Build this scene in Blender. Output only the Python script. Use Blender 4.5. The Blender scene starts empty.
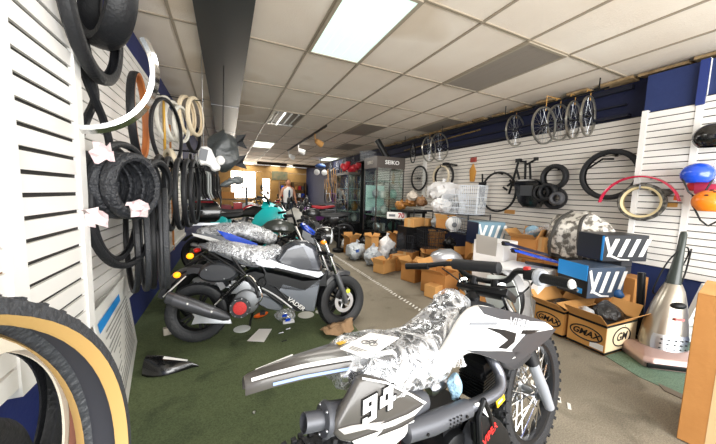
import bpy, bmesh, math, random
from math import sin, cos, pi, radians as R
from mathutils import Vector as V, Matrix as MX, Euler, noise as NZ
random.seed(7)
SC = bpy.context.scene; COL = SC.collection
SC.view_settings.view_transform = 'Standard'; SC.view_settings.look = 'None'
SC.view_settings.gamma = 1; SC.view_settings.use_curve_mapping = False
SC.view_settings.exposure = 0.8
EYE = 1.3; CEIL = 2.795; FOC = 286.45
YAW, PITCH, ROLL = .4317, .0964, .0312
_f = V((sin(YAW)*cos(PITCH), cos(YAW)*cos(PITCH), -sin(PITCH)))
_r = V((cos(YAW), -sin(YAW), 0)); _u = _r.cross(_f)
RT = _r*cos(ROLL)+_u*sin(ROLL); UP = -_r*sin(ROLL)+_u*cos(ROLL); FW = _f
cam = bpy.data.objects.new('camera', bpy.data.cameras.new('camera')); COL.objects.link(cam)
cam.matrix_world = MX(((RT.x, UP.x, -FW.x, 0), (RT.y, UP.y, -FW.y, 0), (RT.z, UP.z, -FW.z, EYE), (0, 0, 0, 1)))
cam.data.sensor_width = 36; cam.data.lens = FOC/716*36; cam.data.clip_start = .02
SC.camera = cam
# measuring helpers: where a sight line meets a real plane of the shop
def ray(x, y): return RT*((x-358)/FOC) + UP*(-(y-222)/FOC) + FW
def at(x, y, ax, val):
    d = ray(x, y); i = 'XYZ'.index(ax); o = V((0, 0, EYE)); return o + d*((val-o[i])/d[i])
class Frame:
    """a leaning vehicle's own axes: x forward, y left, z up"""
    def __init__(s, ox, oy, head, lean):
        s.M = MX.Translation((ox, oy, 0)) @ MX.Rotation(R(head), 4, 'Z') @ MX.Rotation(R(-lean), 4, 'X'); s.I = s.M.inverted()
    def q(s, x, y, yl):
        c = s.I @ V((0, 0, EYE)); d = s.I.to_3x3() @ ray(x, y); p = c + d*((yl-c.y)/d.y); return (p.x, p.z)
# ---------- materials
def lin(c):
    if isinstance(c, str): c = [int(c[i:i+2], 16)/255 for i in (0, 2, 4)]
    return [x/12.92 if x <= .04045 else ((x+.055)/1.055)**2.4 for x in c[:3]]+[1]
MATS = {}
def mat(name, col, rough=.5, metal=0, bump=None, var=None, coat=0, emit=0, alpha=1, trans=0, sheen=0, spec=None):
    if name in MATS: return MATS[name]
    m = bpy.data.materials.new(name); m.use_nodes = True; n = m.node_tree.nodes; l = m.node_tree.links; b = n['Principled BSDF']
    b.inputs['Base Color'].default_value = lin(col); b.inputs['Roughness'].default_value = rough; b.inputs['Metallic'].default_value = metal
    if coat: b.inputs['Coat Weight'].default_value = coat; b.inputs['Coat Roughness'].default_value = .08
    if spec is not None: b.inputs['Specular IOR Level'].default_value = spec
    if trans: b.inputs['Transmission Weight'].default_value = trans
    if alpha < 1: b.inputs['Alpha'].default_value = alpha
    if emit: b.inputs['Emission Color'].default_value = lin(col); b.inputs['Emission Strength'].default_value = emit
    tc = n.new('ShaderNodeTexCoord')
    if var:
        sc, amt, c2 = var; t = n.new('ShaderNodeTexNoise'); t.inputs['Scale'].default_value = sc; t.inputs['Detail'].default_value = 5
        r = n.new('ShaderNodeValToRGB'); r.color_ramp.elements[0].position = .5-amt; r.color_ramp.elements[1].position = .5+amt
        r.color_ramp.elements[0].color = lin(col); r.color_ramp.elements[1].color = lin(c2)
        l.new(tc.outputs['Object'], t.inputs['Vector']); l.new(t.outputs['Fac'], r.inputs['Fac']); l.new(r.outputs['Color'], b.inputs['Base Color'])
    if bump:
        sc, st = bump[:2]; t = n.new('ShaderNodeTexNoise'); t.inputs['Scale'].default_value = sc; t.inputs['Detail'].default_value = 4
        if len(bump) > 2: t.inputs['Distortion'].default_value = bump[2]
        bn = n.new('ShaderNodeBump'); bn.inputs['Strength'].default_value = st; bn.inputs['Distance'].default_value = .02
        l.new(tc.outputs['Object'], t.inputs['Vector']); l.new(t.outputs['Fac'], bn.inputs['Height']); l.new(bn.outputs['Normal'], b.inputs['Normal'])
    MATS[name] = m; return m
def film(name, clear=.6, scale=14, strength=.9, tint='f4f7fb', rough=.16):
    """crinkled clear plastic film: see-through with bright ridged creases"""
    if name in MATS: return MATS[name]
    m = bpy.data.materials.new(name); m.use_nodes = True; n = m.node_tree.nodes; l = m.node_tree.links; n.remove(n['Principled BSDF'])
    o = n['Material Output']; tr = n.new('ShaderNodeBsdfTransparent'); g = n.new('ShaderNodeBsdfGlossy'); d = n.new('ShaderNodeBsdfDiffuse')
    d.inputs['Color'].default_value = lin(tint); g.inputs['Roughness'].default_value = rough; g.inputs['Color'].default_value = lin(tint)
    a = n.new('ShaderNodeMixShader'); a.inputs[0].default_value = .5; b = n.new('ShaderNodeMixShader')
    tc = n.new('ShaderNodeTexCoord'); t = n.new('ShaderNodeTexNoise'); t.inputs['Scale'].default_value = scale*.5; t.inputs['Detail'].default_value = 2; t.inputs['Distortion'].default_value = .9
    t2 = n.new('ShaderNodeTexNoise'); t2.inputs['Scale'].default_value = scale*1.4; t2.inputs['Detail'].default_value = 2; t2.inputs['Distortion'].default_value = 1.2
    bn = n.new('ShaderNodeBump'); bn.inputs['Strength'].default_value = strength; bn.inputs['Distance'].default_value = .012
    for q in (t, t2): l.new(tc.outputs['Object'], q.inputs['Vector'])
    l.new(t2.outputs['Fac'], bn.inputs['Height'])
    cr = []
    for q in (t, t2):
        sb = n.new('ShaderNodeMath'); sb.operation = 'SUBTRACT'; sb.inputs[1].default_value = .5; ab = n.new('ShaderNodeMath'); ab.operation = 'ABSOLUTE'
        mr = n.new('ShaderNodeMapRange'); mr.inputs[1].default_value = .0; mr.inputs[2].default_value = .075; mr.inputs[3].default_value = min(.97, 1-clear+.5); mr.inputs[4].default_value = 1-clear-.16
        l.new(q.outputs['Fac'], sb.inputs[0]); l.new(sb.outputs[0], ab.inputs[0]); l.new(ab.outputs[0], mr.inputs[0]); cr.append(mr)
    mxm = n.new('ShaderNodeMath'); mxm.operation = 'MAXIMUM'; l.new(cr[0].outputs[0], mxm.inputs[0]); l.new(cr[1].outputs[0], mxm.inputs[1]); l.new(mxm.outputs[0], b.inputs[0])
    l.new(bn.outputs[0], g.inputs['Normal']); l.new(bn.outputs[0], d.inputs['Normal'])
    l.new(g.outputs[0], a.inputs[1]); l.new(d.outputs[0], a.inputs[2]); l.new(tr.outputs[0], b.inputs[1]); l.new(a.outputs[0], b.inputs[2]); l.new(b.outputs[0], o.inputs[0])
    MATS[name] = m; return m
def glass(name, tint='f0f6f4', clear=.85):
    if name in MATS: return MATS[name]
    m = bpy.data.materials.new(name); m.use_nodes = True; n = m.node_tree.nodes; l = m.node_tree.links; n.remove(n['Principled BSDF'])
    o = n['Material Output']; tr = n.new('ShaderNodeBsdfTransparent'); tr.inputs[0].default_value = lin(tint); g = n.new('ShaderNodeBsdfGlossy'); g.inputs['Roughness'].default_value = .02
    b = n.new('ShaderNodeMixShader'); b.inputs[0].default_value = 1-clear
    l.new(tr.outputs[0], b.inputs[1]); l.new(g.outputs[0], b.inputs[2]); l.new(b.outputs[0], o.inputs[0]); MATS[name] = m; return m
# ---------- mesh builder
def frame_of(a):
    a = V(a).normalized(); h = V((0, 0, 1)) if abs(a.z) < .9 else V((1, 0, 0)); u = a.cross(h).normalized(); return u, a.cross(u).normalized(), a
class MB:
    def __init__(s): s.b = bmesh.new(); s.mi = 0
    def f(s, vs):
        try:
            x = s.b.faces.new(vs); x.material_index = s.mi; return x
        except ValueError: return None
    def slot(s, i): s.mi = i; return s
    def rings(s, rings, closed=True, cap=True, loop=False):
        vs = [[s.b.verts.new(p) for p in r] for r in rings]; n = len(vs[0])
        pairs = list(zip(vs, vs[1:]))+([(vs[-1], vs[0])] if loop else [])
        for a, b in pairs:
            for i in range(n if closed else n-1):
                j = (i+1) % n; s.f((a[i], a[j], b[j], b[i]))
        if cap and closed and not loop: s.f(vs[0][::-1]); s.f(vs[-1])
        return s
    def box(s, c, d, rot=None, m=None):
        M = MX.Translation(c) @ (Euler(rot).to_matrix().to_4x4() if rot else MX()) @ MX.Diagonal((d[0], d[1], d[2], 1))
        if m: M = m @ M
        v = [s.b.verts.new(M @ V((x, y, z))) for z in (-.5, .5) for x, y in ((-.5, -.5), (.5, -.5), (.5, .5), (-.5, .5))]
        for q in ((3, 2, 1, 0), (4, 5, 6, 7), (0, 1, 5, 4), (1, 2, 6, 5), (2, 3, 7, 6), (3, 0, 4, 7)): s.f([v[i] for i in q])
        return s
    def tube(s, pts, r, n=8, closed=False, flat=1):
        pts = [V(p) for p in pts]; k = len(pts); rr = r if isinstance(r, (list, tuple)) else [r]*k; rings = []; u = None
        for i, p in enumerate(pts):
            a = pts[(i+1) % k] if (closed or i < k-1) else p; b = pts[i-1] if (closed or i > 0) else p
            t = (a-b).normalized()
            if u is None: u, w, _ = frame_of(t)
            u = (u-t*u.dot(t)); u = u.normalized() if u.length > 1e-6 else frame_of(t)[0]; w = t.cross(u)
            rings.append([p+(u*cos(q*2*pi/n)+w*sin(q*2*pi/n)*flat)*rr[i] for q in range(n)])
        return s.rings(rings, loop=closed)
    def cyl(s, a, b, r, r2=None, n=16): return s.tube([a, b], [r, r if r2 is None else r2], n)
    def lathe(s, prof, o=(0, 0, 0), ax=(0, 1, 0), n=32, loop=True, cap=False, a0=0, a1=2*pi):
        u, w, a = frame_of(ax); o = V(o); full = a1-a0 > 2*pi-.01; k = n if full else n+1
        rings = [[o+(u*cos(t)+w*sin(t))*r+a*h for r, h in prof] for t in (a0+(a1-a0)*i/n for i in range(k))]
        return s.rings(rings, closed=loop, cap=cap, loop=full)
    def turn(s, prof, o=(0, 0, 0), ax=(0, 0, 1), n=20):
        """solid of revolution, prof = (radius, height) along the axis, ends closed"""
        u, w, a = frame_of(ax); o = V(o)
        return s.rings([[o+(u*cos(t)+w*sin(t))*max(r, 1e-4)+a*h for t in (2*pi*i/n for i in range(n))] for r, h in prof])
    def ell(s, c, r, rot=None, n=14, k=9, power=1):
        M = MX.Translation(c) @ (Euler(rot).to_matrix().to_4x4() if rot else MX())
        rings = []
        for i in range(k+1):
            ph = -pi/2+pi*i/k; z = sin(ph); q = max(cos(ph), .02)
            rings.append([M @ V((r[0]*q*cos(t), r[1]*q*sin(t), r[2]*z)) for t in (2*pi*j/n for j in range(n))])
        return s.rings(rings)
    def prism(s, poly, off, bev=0):
        off = V(off); a = [s.b.verts.new(V(p)) for p in poly]; b = [s.b.verts.new(V(p)+off) for p in poly]; n = len(a)
        s.f(a[::-1]); s.f(b)
        for i in range(n): s.f((a[i], a[(i+1) % n], b[(i+1) % n], b[i]))
        return s
    def pill(s, poly, y0, w, inset=.02, steps=2, ease=.75, smooth=1, yf=None):
        """a padded side-view outline (x,z) of half width w about y0, edges rounded off"""
        P = [V((x, z)) for x, z in poly]
        for _ in range(smooth):
            Q = []
            for i, p in enumerate(P): q = P[(i+1) % len(P)]; Q += [p*.75+q*.25, p*.25+q*.75]
            P = Q
        n = len(P); area = sum(P[i].x*P[(i+1) % n].y-P[(i+1) % n].x*P[i].y for i in range(n)); sg = 1 if area > 0 else -1
        nr = []
        for i in range(n):
            t = (P[(i+1) % n]-P[i-1]); t = t.normalized() if t.length > 1e-9 else V((1, 0)); nr.append(V((-t.y, t.x))*sg)
        rings = []
        seq = [(-1, 1), (-ease, .35), (-ease*.55, 0), (ease*.55, 0), (ease, .35), (1, 1)]
        for yy, k in seq:
            ring = []
            for p, q in zip(P, nr):
                d = p+q*inset*k; ww = w if yf is None else w*yf(d.x, d.y); ring.append(V((d.x, y0+yy*ww, d.y)))
            rings.append(ring)
        return s.rings(rings)
    def sheet(s, g, th=0, nrm=None):
        vs = [[s.b.verts.new(V(p)) for p in r] for r in g]
        for a, b in zip(vs, vs[1:]):
            for i in range(len(a)-1): s.f((a[i], a[i+1], b[i+1], b[i]))
        if th: s.solid(th)
        return s
    def solid(s, th):
        bmesh.ops.recalc_face_normals(s.b, faces=s.b.faces); bmesh.ops.solidify(s.b, geom=s.b.faces[:], thickness=th); return s
    def jig(s, amp, freq=6, seed=0):
        for v in s.b.verts: v.co += NZ.noise_vector(v.co*freq+V((seed, seed*1.7, 0)))*amp
        return s
    def sub(s, cuts=1, smooth=0):
        bmesh.ops.subdivide_edges(s.b, edges=s.b.edges[:], cuts=cuts, use_grid_fill=True, smooth=smooth); return s
    def bev(s, w, seg=2):
        bmesh.ops.bevel(s.b, geom=s.b.edges[:], offset=w, segments=seg, affect='EDGES', profile=.6, clamp_overlap=True); return s
    def xf(s, M): s.b.transform(M); return s
def obj(name, m, mt, parent=None, loc=None, rz=0, sharp=38, smooth=True):
    me = bpy.data.meshes.new(name); bmesh.ops.recalc_face_normals(m.b, faces=m.b.faces)
    if smooth:
        for f in m.b.faces: f.smooth = True
        sa = R(sharp)
        for e in m.b.edges:
            if len(e.link_faces) == 2 and e.calc_face_angle(0) > sa: e.smooth = False
    m.b.to_mesh(me); m.b.free()
    for x in (mt if isinstance(mt, (list, tuple)) else [mt]): me.materials.append(x)
    o = bpy.data.objects.new(name, me); COL.objects.link(o)
    if parent: o.parent = parent
    if loc is not None: o.location = loc
    if rz: o.rotation_euler.z = rz
    return o
def tag(o, label, cat, group=None, kind=None):
    o['label'] = label; o['category'] = cat
    if group: o['group'] = group
    if kind: o['kind'] = kind
    return o
def struct(name, m, mt, **k):
    o = obj(name, m, mt, **k); o['kind'] = 'structure'; return o
def thing(name, label, cat, loc=(0, 0, 0), rz=0, group=None, M=None):
    o = bpy.data.objects.new(name, None); COL.objects.link(o); o.empty_display_size = .1
    if M is not None: o.matrix_world = M
    else: o.location = loc; o.rotation_euler.z = rz
    return tag(o, label, cat, group)
def copy_tree(o, parent=None):
    c = o.copy(); COL.objects.link(c); c.parent = parent
    for ch in list(o.children): copy_tree(ch, c)
    return c
def dup(o, label, loc, rz=None, group=None):
    c = copy_tree(o); c['label'] = label; c.location = loc
    if rz is not None: c.rotation_euler.z = rz
    if group: c['group'] = group
    return c
def text(name, s, size, M, mt, parent=None, ext=.002, bold=0, shear=0, align='CENTER', sx=1):
    cu = bpy.data.curves.new(name, 'FONT'); cu.body = s; cu.size = size; cu.extrude = ext; cu.offset = bold; cu.shear = shear; cu.align_x = align; cu.align_y = 'CENTER'; cu.resolution_u = 3
    t = bpy.data.objects.new(name, cu); COL.objects.link(t); bpy.context.view_layer.update()
    me = bpy.data.meshes.new_from_object(t.evaluated_get(bpy.context.evaluated_depsgraph_get())); bpy.data.objects.remove(t); bpy.data.curves.remove(cu)
    me.transform(M @ MX.Diagonal((sx, 1, 1, 1))); me.materials.clear(); me.materials.append(mt)
    o = bpy.data.objects.new(name, me); COL.objects.link(o)
    if parent: o.parent = parent
    return o
def basis(o, x, y): # matrix whose local x,y lie along the given directions
    x = V(x).normalized(); z = x.cross(V(y)).normalized(); y = z.cross(x); M = MX((x, y, z)).transposed().to_4x4(); M.translation = V(o); return M
def arc(c, r, a0, a1, n, u, w): return [V(c)+(V(u)*cos(a0+(a1-a0)*i/n)+V(w)*sin(a0+(a1-a0)*i/n))*r for i in range(n+1)]
def spline(pts, n=6, closed=False):
    pts = [V(p) for p in pts]; k = len(pts); out = []
    for i in range(k if closed else k-1):
        p0 = pts[i-1] if (i or closed) else pts[0]; p1 = pts[i]; p2 = pts[(i+1) % k]; p3 = pts[(i+2) % k] if (closed or i+2 < k) else pts[-1]
        for j in range(n):
            t = j/n; out.append(.5*((2*p1)+(p2-p0)*t+(2*p0-5*p1+4*p2-p3)*t*t+(3*p1-p0-3*p2+p3)*t**3))
    if not closed: out.append(pts[-1])
    return out
# ---------- shared materials
RUB = mat('tyre_rubber', '1f2023', .46, bump=(70, .18), spec=.35); RUB2 = mat('tyre_rubber_grey', '36383c', .5, bump=(90, .4)); RUBG = mat('grey_rubber', '4b4c50', .5)
TAN = mat('gum_sidewall', 'a58550', .55); CRM = mat('cream_rubber', 'ded3bd', .55, var=(5, .2, 'c9b99a')); ORG = mat('orange_gum', 'b9703c', .5)
BLK = mat('black_plastic', '121315', .42, spec=.3); BLKG = mat('black_gloss', '0e0f11', .18, coat=.6); BLKM = mat('black_metal', '1d1e20', .38, metal=.5)
CHR = mat('chrome', 'd9dadb', .12, metal=1); STL = mat('steel', 'a9acb0', .32, metal=1); ALU = mat('aluminium', 'c4c7ca', .4, metal=.9)
SIL = mat('silver_paint', 'b9bcc2', .3, metal=.55, coat=.4); GRY = mat('grey_plastic', '74777c', .45); DGRY = mat('dark_grey', '3c3e42', .45)
WHT = mat('white_plastic', 'e9e9e7', .4); PAPER = mat('paper', 'f0efec', .8); RED = mat('red_plastic', 'b8242c', .4); BLU = mat('blue_paint', '1d4fd0', .25, coat=.6)
SKYB = mat('sky_blue', '1e8fe0', .5); TEAL = mat('teal_paint', '18bcbd', .25, coat=.5); AMB = mat('amber_lens', 'ff9a1e', .2, coat=.5); ORGP = mat('orange_plastic', 'e8641c', .4)
CARD = mat('cardboard', 'bd8548', .85, var=(7, .3, 'ad753b'), bump=(40, .12)); CARD2 = mat('cardboard_light', 'cf9c5e', .85, var=(6, .3, 'c28e50')); CARDD = mat('cardboard_inside', '8c6540', .9)
BAGW = mat('white_poly_bag', 'efeff0', .35, bump=(16, .7, 1)); BAGG = mat('grey_poly_bag', 'b9bfc4', .3, bump=(18, .8, 1)); BAGK = mat('black_poly_bag', '151517', .28, bump=(14, .9, 1))
WOOD = mat('pale_wood', 'c79a55', .6, var=(9, .25, 'b5853f')); FILM = film('clear_wrap', .72, 15, .8); FILMD = film('dense_wrap', .70, 20, 1)
WIREW = mat('white_wire', 'dfe5ec', .4); WIREK = mat('dark_wire', '2a2d33', .4, metal=.5); PURP = mat('purple_paint', '6a2f7a', .4); YEL = mat('yellow', 'f2c21a', .5)
GLS = glass('case_glass')
# ================= THE SETTING
def mix_mat(name, rough=.8):
    m = bpy.data.materials.new(name); m.use_nodes = True; return m, m.node_tree.nodes, m.node_tree.links, m.node_tree.nodes['Principled BSDF']
def carpet(name, c1, c2, dirt, rough=.95):
    m, n, l, b = mix_mat(name); b.inputs['Roughness'].default_value = rough; b.inputs['Specular IOR Level'].default_value = .25
    tc = n.new('ShaderNodeTexCoord'); a = n.new('ShaderNodeTexNoise'); a.inputs['Scale'].default_value = 1.3; a.inputs['Detail'].default_value = 6
    g = n.new('ShaderNodeTexNoise'); g.inputs['Scale'].default_value = 130; g.inputs['Detail'].default_value = 3
    st = n.new('ShaderNodeTexNoise'); st.inputs['Scale'].default_value = 3.2; st.inputs['Detail'].default_value = 8; st.inputs['Distortion'].default_value = .8
    r = n.new('ShaderNodeValToRGB'); r.color_ramp.elements[0].color = lin(c1); r.color_ramp.elements[1].color = lin(c2); r.color_ramp.elements[0].position = .35; r.color_ramp.elements[1].position = .68
    rs = n.new('ShaderNodeValToRGB'); rs.color_ramp.elements[0].color = (0, 0, 0, 1); rs.color_ramp.elements[1].color = (1, 1, 1, 1); rs.color_ramp.elements[0].position = .54; rs.color_ramp.elements[1].position = .7
    mx = n.new('ShaderNodeMixRGB'); mx.inputs[2].default_value = lin(dirt); sc = n.new('ShaderNodeMath'); sc.operation = 'MULTIPLY'; sc.inputs[1].default_value = .55
    rg = n.new('ShaderNodeValToRGB'); rg.color_ramp.elements[0].color = (.62, .62, .62, 1); rg.color_ramp.elements[1].color = (1.1, 1.1, 1.1, 1); rg.color_ramp.elements[0].position = .3; rg.color_ramp.elements[1].position = .7
    mu = n.new('ShaderNodeMixRGB'); mu.blend_type = 'MULTIPLY'; mu.inputs[0].default_value = 1
    for t in (a, g, st): l.new(tc.outputs['Object'], t.inputs['Vector'])
    l.new(a.outputs['Fac'], r.inputs[0]); l.new(st.outputs['Fac'], rs.inputs[0]); l.new(rs.outputs[0], sc.inputs[0]); l.new(sc.outputs[0], mx.inputs[0]); l.new(r.outputs[0], mx.inputs[1])
    l.new(mx.outputs[0], mu.inputs[1]); l.new(g.outputs['Fac'], rg.inputs[0]); l.new(rg.outputs[0], mu.inputs[2]); l.new(mu.outputs[0], b.inputs['Base Color'])
    bn = n.new('ShaderNodeBump'); bn.inputs['Strength'].default_value = .5; bn.inputs['Distance'].default_value = .006; l.new(g.outputs['Fac'], bn.inputs['Height']); l.new(bn.outputs[0], b.inputs['Normal'])
    return m
YB, YF, XL, XR = -2.2, 17.6, -.8, 4.5
tan_carpet = carpet('tan_carpet', '857d6e', '989080', '5a5346'); green_carpet = carpet('green_carpet', '586447', '667150', '30382a'); lgreen = carpet('worn_green_carpet', '67806e', '7a9180', '55604f')
m = MB(); m.box(((XL+XR)/2, (YB+YF)/2, -.05), (XR-XL+.4, YF-YB, .1)); struct('floor', m, tan_carpet)
# the darker green carpet on the left, edge slightly crooked, 4 mm pile
edge = [(1.02, YB), (1.08, 1.0), (1.12, 2.2), (1.16, 2.9), (1.05, 3.6), (1.0, 5.5), (.98, 9)]
m = MB(); m.prism([(XL, YB, .0)]+[(x, y, .0) for x, y in edge]+[(XL, 9, .0)], (0, 0, .004)); struct('floor_green', m, green_carpet)
m = MB(); m.prism([(2.86, YB, 0), (2.80, .95, 0), (2.93, 1.28, 0), (3.05, 1.7, 0), (4.5, 1.7, 0), (4.5, YB, 0)], (0, 0, .004)); struct('floor_green_right', m, lgreen)
m = MB(); rnd = random.Random(3); y = .97   # row of short white marks across the carpet
dash = mat('white_marks', 'dcd9d2', .8)
while y < 7.5:
    x = 1.95+.018*y+rnd.uniform(-.008, .008); sk = rnd.uniform(.4, .75)
    m.box((x, y, .0025), (.062, .018, .003), (0, 0, sk)); y += .062
struct('trim_1', m, dash, smooth=False)
m = MB(); m.prism([(2.75, YB, 0), (2.76, .8, 0), (2.83, .86, 0), (2.83, YB, 0)], (0, 0, .006)); struct('trim_2', m, mat('seam', '6b6155', .8))
# ceiling
def ceil_mat():
    m, n, l, b = mix_mat('acoustic_tile'); b.inputs['Roughness'].default_value = .9; b.inputs['Specular IOR Level'].default_value = .2
    tc = n.new('ShaderNodeTexCoord'); a = n.new('ShaderNodeTexNoise'); a.inputs['Scale'].default_value = 1.1; a.inputs['Detail'].default_value = 4
    r = n.new('ShaderNodeValToRGB'); r.color_ramp.elements[0].color = lin('e4d8c9'); r.color_ramp.elements[1].color = lin('eee5d8'); r.color_ramp.elements[0].position = .35; r.color_ramp.elements[1].position = .65
    v = n.new('ShaderNodeTexNoise'); v.inputs['Scale'].default_value = 90; bn = n.new('ShaderNodeBump'); bn.inputs['Strength'].default_value = .25; bn.inputs['Distance'].default_value = .01
    l.new(tc.outputs['Object'], a.inputs['Vector']); l.new(tc.outputs['Object'], v.inputs['Vector']); l.new(a.outputs['Fac'], r.inputs[0])
    st = n.new('ShaderNodeTexNoise'); st.inputs['Scale'].default_value = .55; st.inputs['Detail'].default_value = 2; rs = n.new('ShaderNodeValToRGB')
    rs.color_ramp.elements[0].color = (0, 0, 0, 1); rs.color_ramp.elements[1].color = (.35, .35, .35, 1); rs.color_ramp.elements[0].position = .62; rs.color_ramp.elements[1].position = .66
    mx = n.new('ShaderNodeMixRGB'); mx.inputs[2].default_value = lin('b79c74'); l.new(tc.outputs['Object'], st.inputs['Vector']); l.new(st.outputs['Fac'], rs.inputs[0]); l.new(rs.outputs[0], mx.inputs[0])
    l.new(r.outputs[0], mx.inputs[1]); l.new(mx.outputs[0], b.inputs['Base Color']); l.new(v.outputs['Fac'], bn.inputs['Height']); l.new(bn.outputs[0], b.inputs['Normal']); return m
TILE = ceil_mat(); GX = [.795+.61*i for i in range(-3, 7)]; GY = [3.165+1.22*j for j in range(-5, 13)]
m = MB(); m.box(((XL+XR)/2, (YB+YF)/2, CEIL+.06), (XR-XL+.4, YF-YB, .1)); struct('ceiling', m, TILE)
m = MB()
for x in GX: m.box((x, (YB+YF)/2, CEIL+.006), (.024, YF-YB, .012))
for y in GY: m.box(((XL+XR)/2, y, CEIL+.006), (XR-XL, .024, .0118))
struct('trim_3', m, mat('grid_bar', '9d917f', .5), smooth=False)
# left wall: blue masonry, slat panels in front
NAVY = mat('blue_wall', '18245c', .7, var=(4, .3, '1d2c6c'), bump=(25, .15)); NAVYR = mat('blue_wall_right_shaded', '1b2347', .75, var=(3, .3, '141a38'), bump=(25, .2))  # shade on the right wall is put into its darker blue
m = MB(); m.box((XL-.1, (YB+YF)/2, CEIL/2), (.2, YF-YB, CEIL)); struct('wall_left', m, NAVY)
SLAT = mat('slat_white', 'f2f0ec', .38); SLATR = mat('slat_white_right', 'e6e0d8', .45); GRV = mat('slat_groove', '2c2a28', .8); GRVO = mat('slat_groove_wood', '8f6f50', .8); POST = mat('post_white', 'f4f3f0', .35)
def slats(name, x, side, y0, y1, z0, z1, pitch, face, groove, gap=.009):
    """slat board on a side wall: boards proud of a dark back sheet"""
    m = MB(); z = z0
    while z < z1-.01:
        h = min(pitch, z1-z)-gap; m.box((x-side*.006, (y0+y1)/2, z+h/2), (.012, y1-y0, h)); z += pitch
    m.slot(1); m.box((x-side*.02, (y0+y1)/2, (z0+z1)/2), (.012, y1-y0, z1-z0))
    return struct(name, m, [face, groove], smooth=False)
slats('wall_left_slats', XL+.032, 1, 1.76, 6.6, .42, 2.52, .073, SLAT, GRV, .0085)
m = MB(); m.box((XL+.025, 4.2, .40), (.05, 4.9, .05)); struct('trim_4', m, POST, smooth=False)
# front gondola panel, proud of the wall, with white posts
slats('wall_left_panel', -.6, 1, 1.28, 1.70, .66, 2.62, .0764, SLAT, GRV, .016)
slats('wall_left_panel_near', -.6, 1, -.4, 1.205, .66, 2.62, .0764, SLAT, GRVO, .011)
m = MB(); m.box((-.70, 1.243, 1.71), (.215, .076, 2.16)); m.box((-.70, 1.73, 1.71), (.215, .062, 2.16)); struct('trim_5', m, POST, smooth=False)
m = MB(); m.box((-.712, .62, 1.64), (.15, 2.0, 1.96)); struct('wall_left_core', m, POST, smooth=False)
# right wall
m = MB(); m.box((XR+.1, (YB+YF)/2, CEIL/2), (.2, YF-YB, CEIL)); struct('wall_right', m, NAVYR)
slats('wall_right_slats', XR-.032, -1, 1.70, 8.6, .6, 2.33, .072, SLATR, GRV, .011)
m = MB(); m.box((4.39, .35, 2.5), (.22, 2.7, .42)); m.box((4.39, .35, .31), (.22, 2.7, .62)); struct('wall_right_front', m, mat('blue_front', '27386f', .7, var=(3, .3, '20305f'), bump=(25, .2)), smooth=False)
m = MB(); m.box((4.47, 5.2, 2.5), (.05, 6.5, .018)); m.box((4.46, 5.2, 2.69), (.06, 6.6, .05)); m.box((4.45, 5.2, 2.36), (.09, 6.6, .03)); struct('trim_6', m, mat('band_shadow', '15182a', .8), smooth=False)  # dark strips paint the shadow lines of the blue band
slats('wall_right_panel', 4.24, -1, 1.29, 1.645, .62, 2.3, .07, SLAT, GRV, .010)
slats('wall_right_panel_near', 4.24, -1, -.8, 1.235, .55, 2.36, .07, SLAT, GRV, .010)
m = MB(); m.box((4.30, 1.262, 1.45), (.135, .05, 1.8)); m.box((4.33, 1.672, 1.46), (.2, .05, 1.72)); m.box((4.27, 1.262, 2.49), (.07, .06, .44)); struct('trim_7', m, POST, smooth=False)
m = MB(); m.box((4.235, 1.262, 2.49), (.03, .06, .43)); struct('trim_8', m, mat('blue_post', '26397f', .6), smooth=False)
m = MB(); m.box((4.46, 5.83, 1.45), (.05, .1, 1.7)); struct('trim_9', m, POST, smooth=False)
# ragged ceiling edge above the right wall
m = MB(); rr = random.Random(5)
for k in range(16): y = 1.2+k*.42; m.box((4.42+rr.uniform(-.03, .02), y, CEIL-.022), (.16, rr.uniform(.2, .42), .03), (0, rr.uniform(-.1, .1), rr.uniform(-.05, .05)))
struct('trim_10', m, mat('torn_tile', 'b39a74', .9, var=(12, .2, '7e6644')), smooth=False)
# far wall with window and glass door
OCH = mat('ochre_wall', 'a8834c', .7, var=(2, .3, '8f6c3a')); 
m = MB(); m.box((2.95, YF+.1, CEIL-.18), (8.1, .2, .36+.0)); m.box((-.35, YF+.1, 1.2), (1.1, .2, 2.44)); m.box((1.0, YF+.1, .43), (1.6, .2, .86)); m.box((1.73, YF+.1, 1.2), (.3, .2, 2.44)); m.box((2.12, YF+.1, 2.25), (.5, .2, .4)); m.box((4.65, YF+.1, 1.2), (4.6, .2, 2.44)); struct('wall_far', m, OCH, smooth=False)
DAY = mat('daylight', 'fff6ea', .5, emit=5.0)
m = MB(); m.box((.9, YF+.19, 1.65), (1.7, .01, 1.6)); struct('window_1', m, DAY, smooth=False)
wf = mat('window_frame', 'b9976a', .5)
m = MB()
for x in (.22, .85, 1.56): m.box((x, YF+.05, 1.65), (.06, .08, 1.6))
for z in (.88, 1.98, 2.42): m.box((.9, YF+.05, z), (1.4, .08, .06))
struct('trim_11', m, wf, smooth=False)
m = MB(); m.box((2.12, YF+.19, 1.02), (.5, .01, 2.04)); struct('door_1', m, DAY, smooth=False)
m = MB(); m.box((2.12, YF+.03, 1.0), (.05, .06, .03)); m.box((1.9, YF+.05, 1.02), (.07, .08, 2.04)); m.box((2.36, YF+.05, 1.02), (.07, .08, 2.04)); struct('trim_12', m, wf, smooth=False)
m = MB(); m.box((2.2, 15.8, CEIL-.06), (1.5, .22, .12)); m.box((4.0, 15.8, CEIL-.06), (1.4, .22, .12)); struct('trim_13', m, mat('dark_beam', '3a2a1e', .7), smooth=False)
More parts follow.
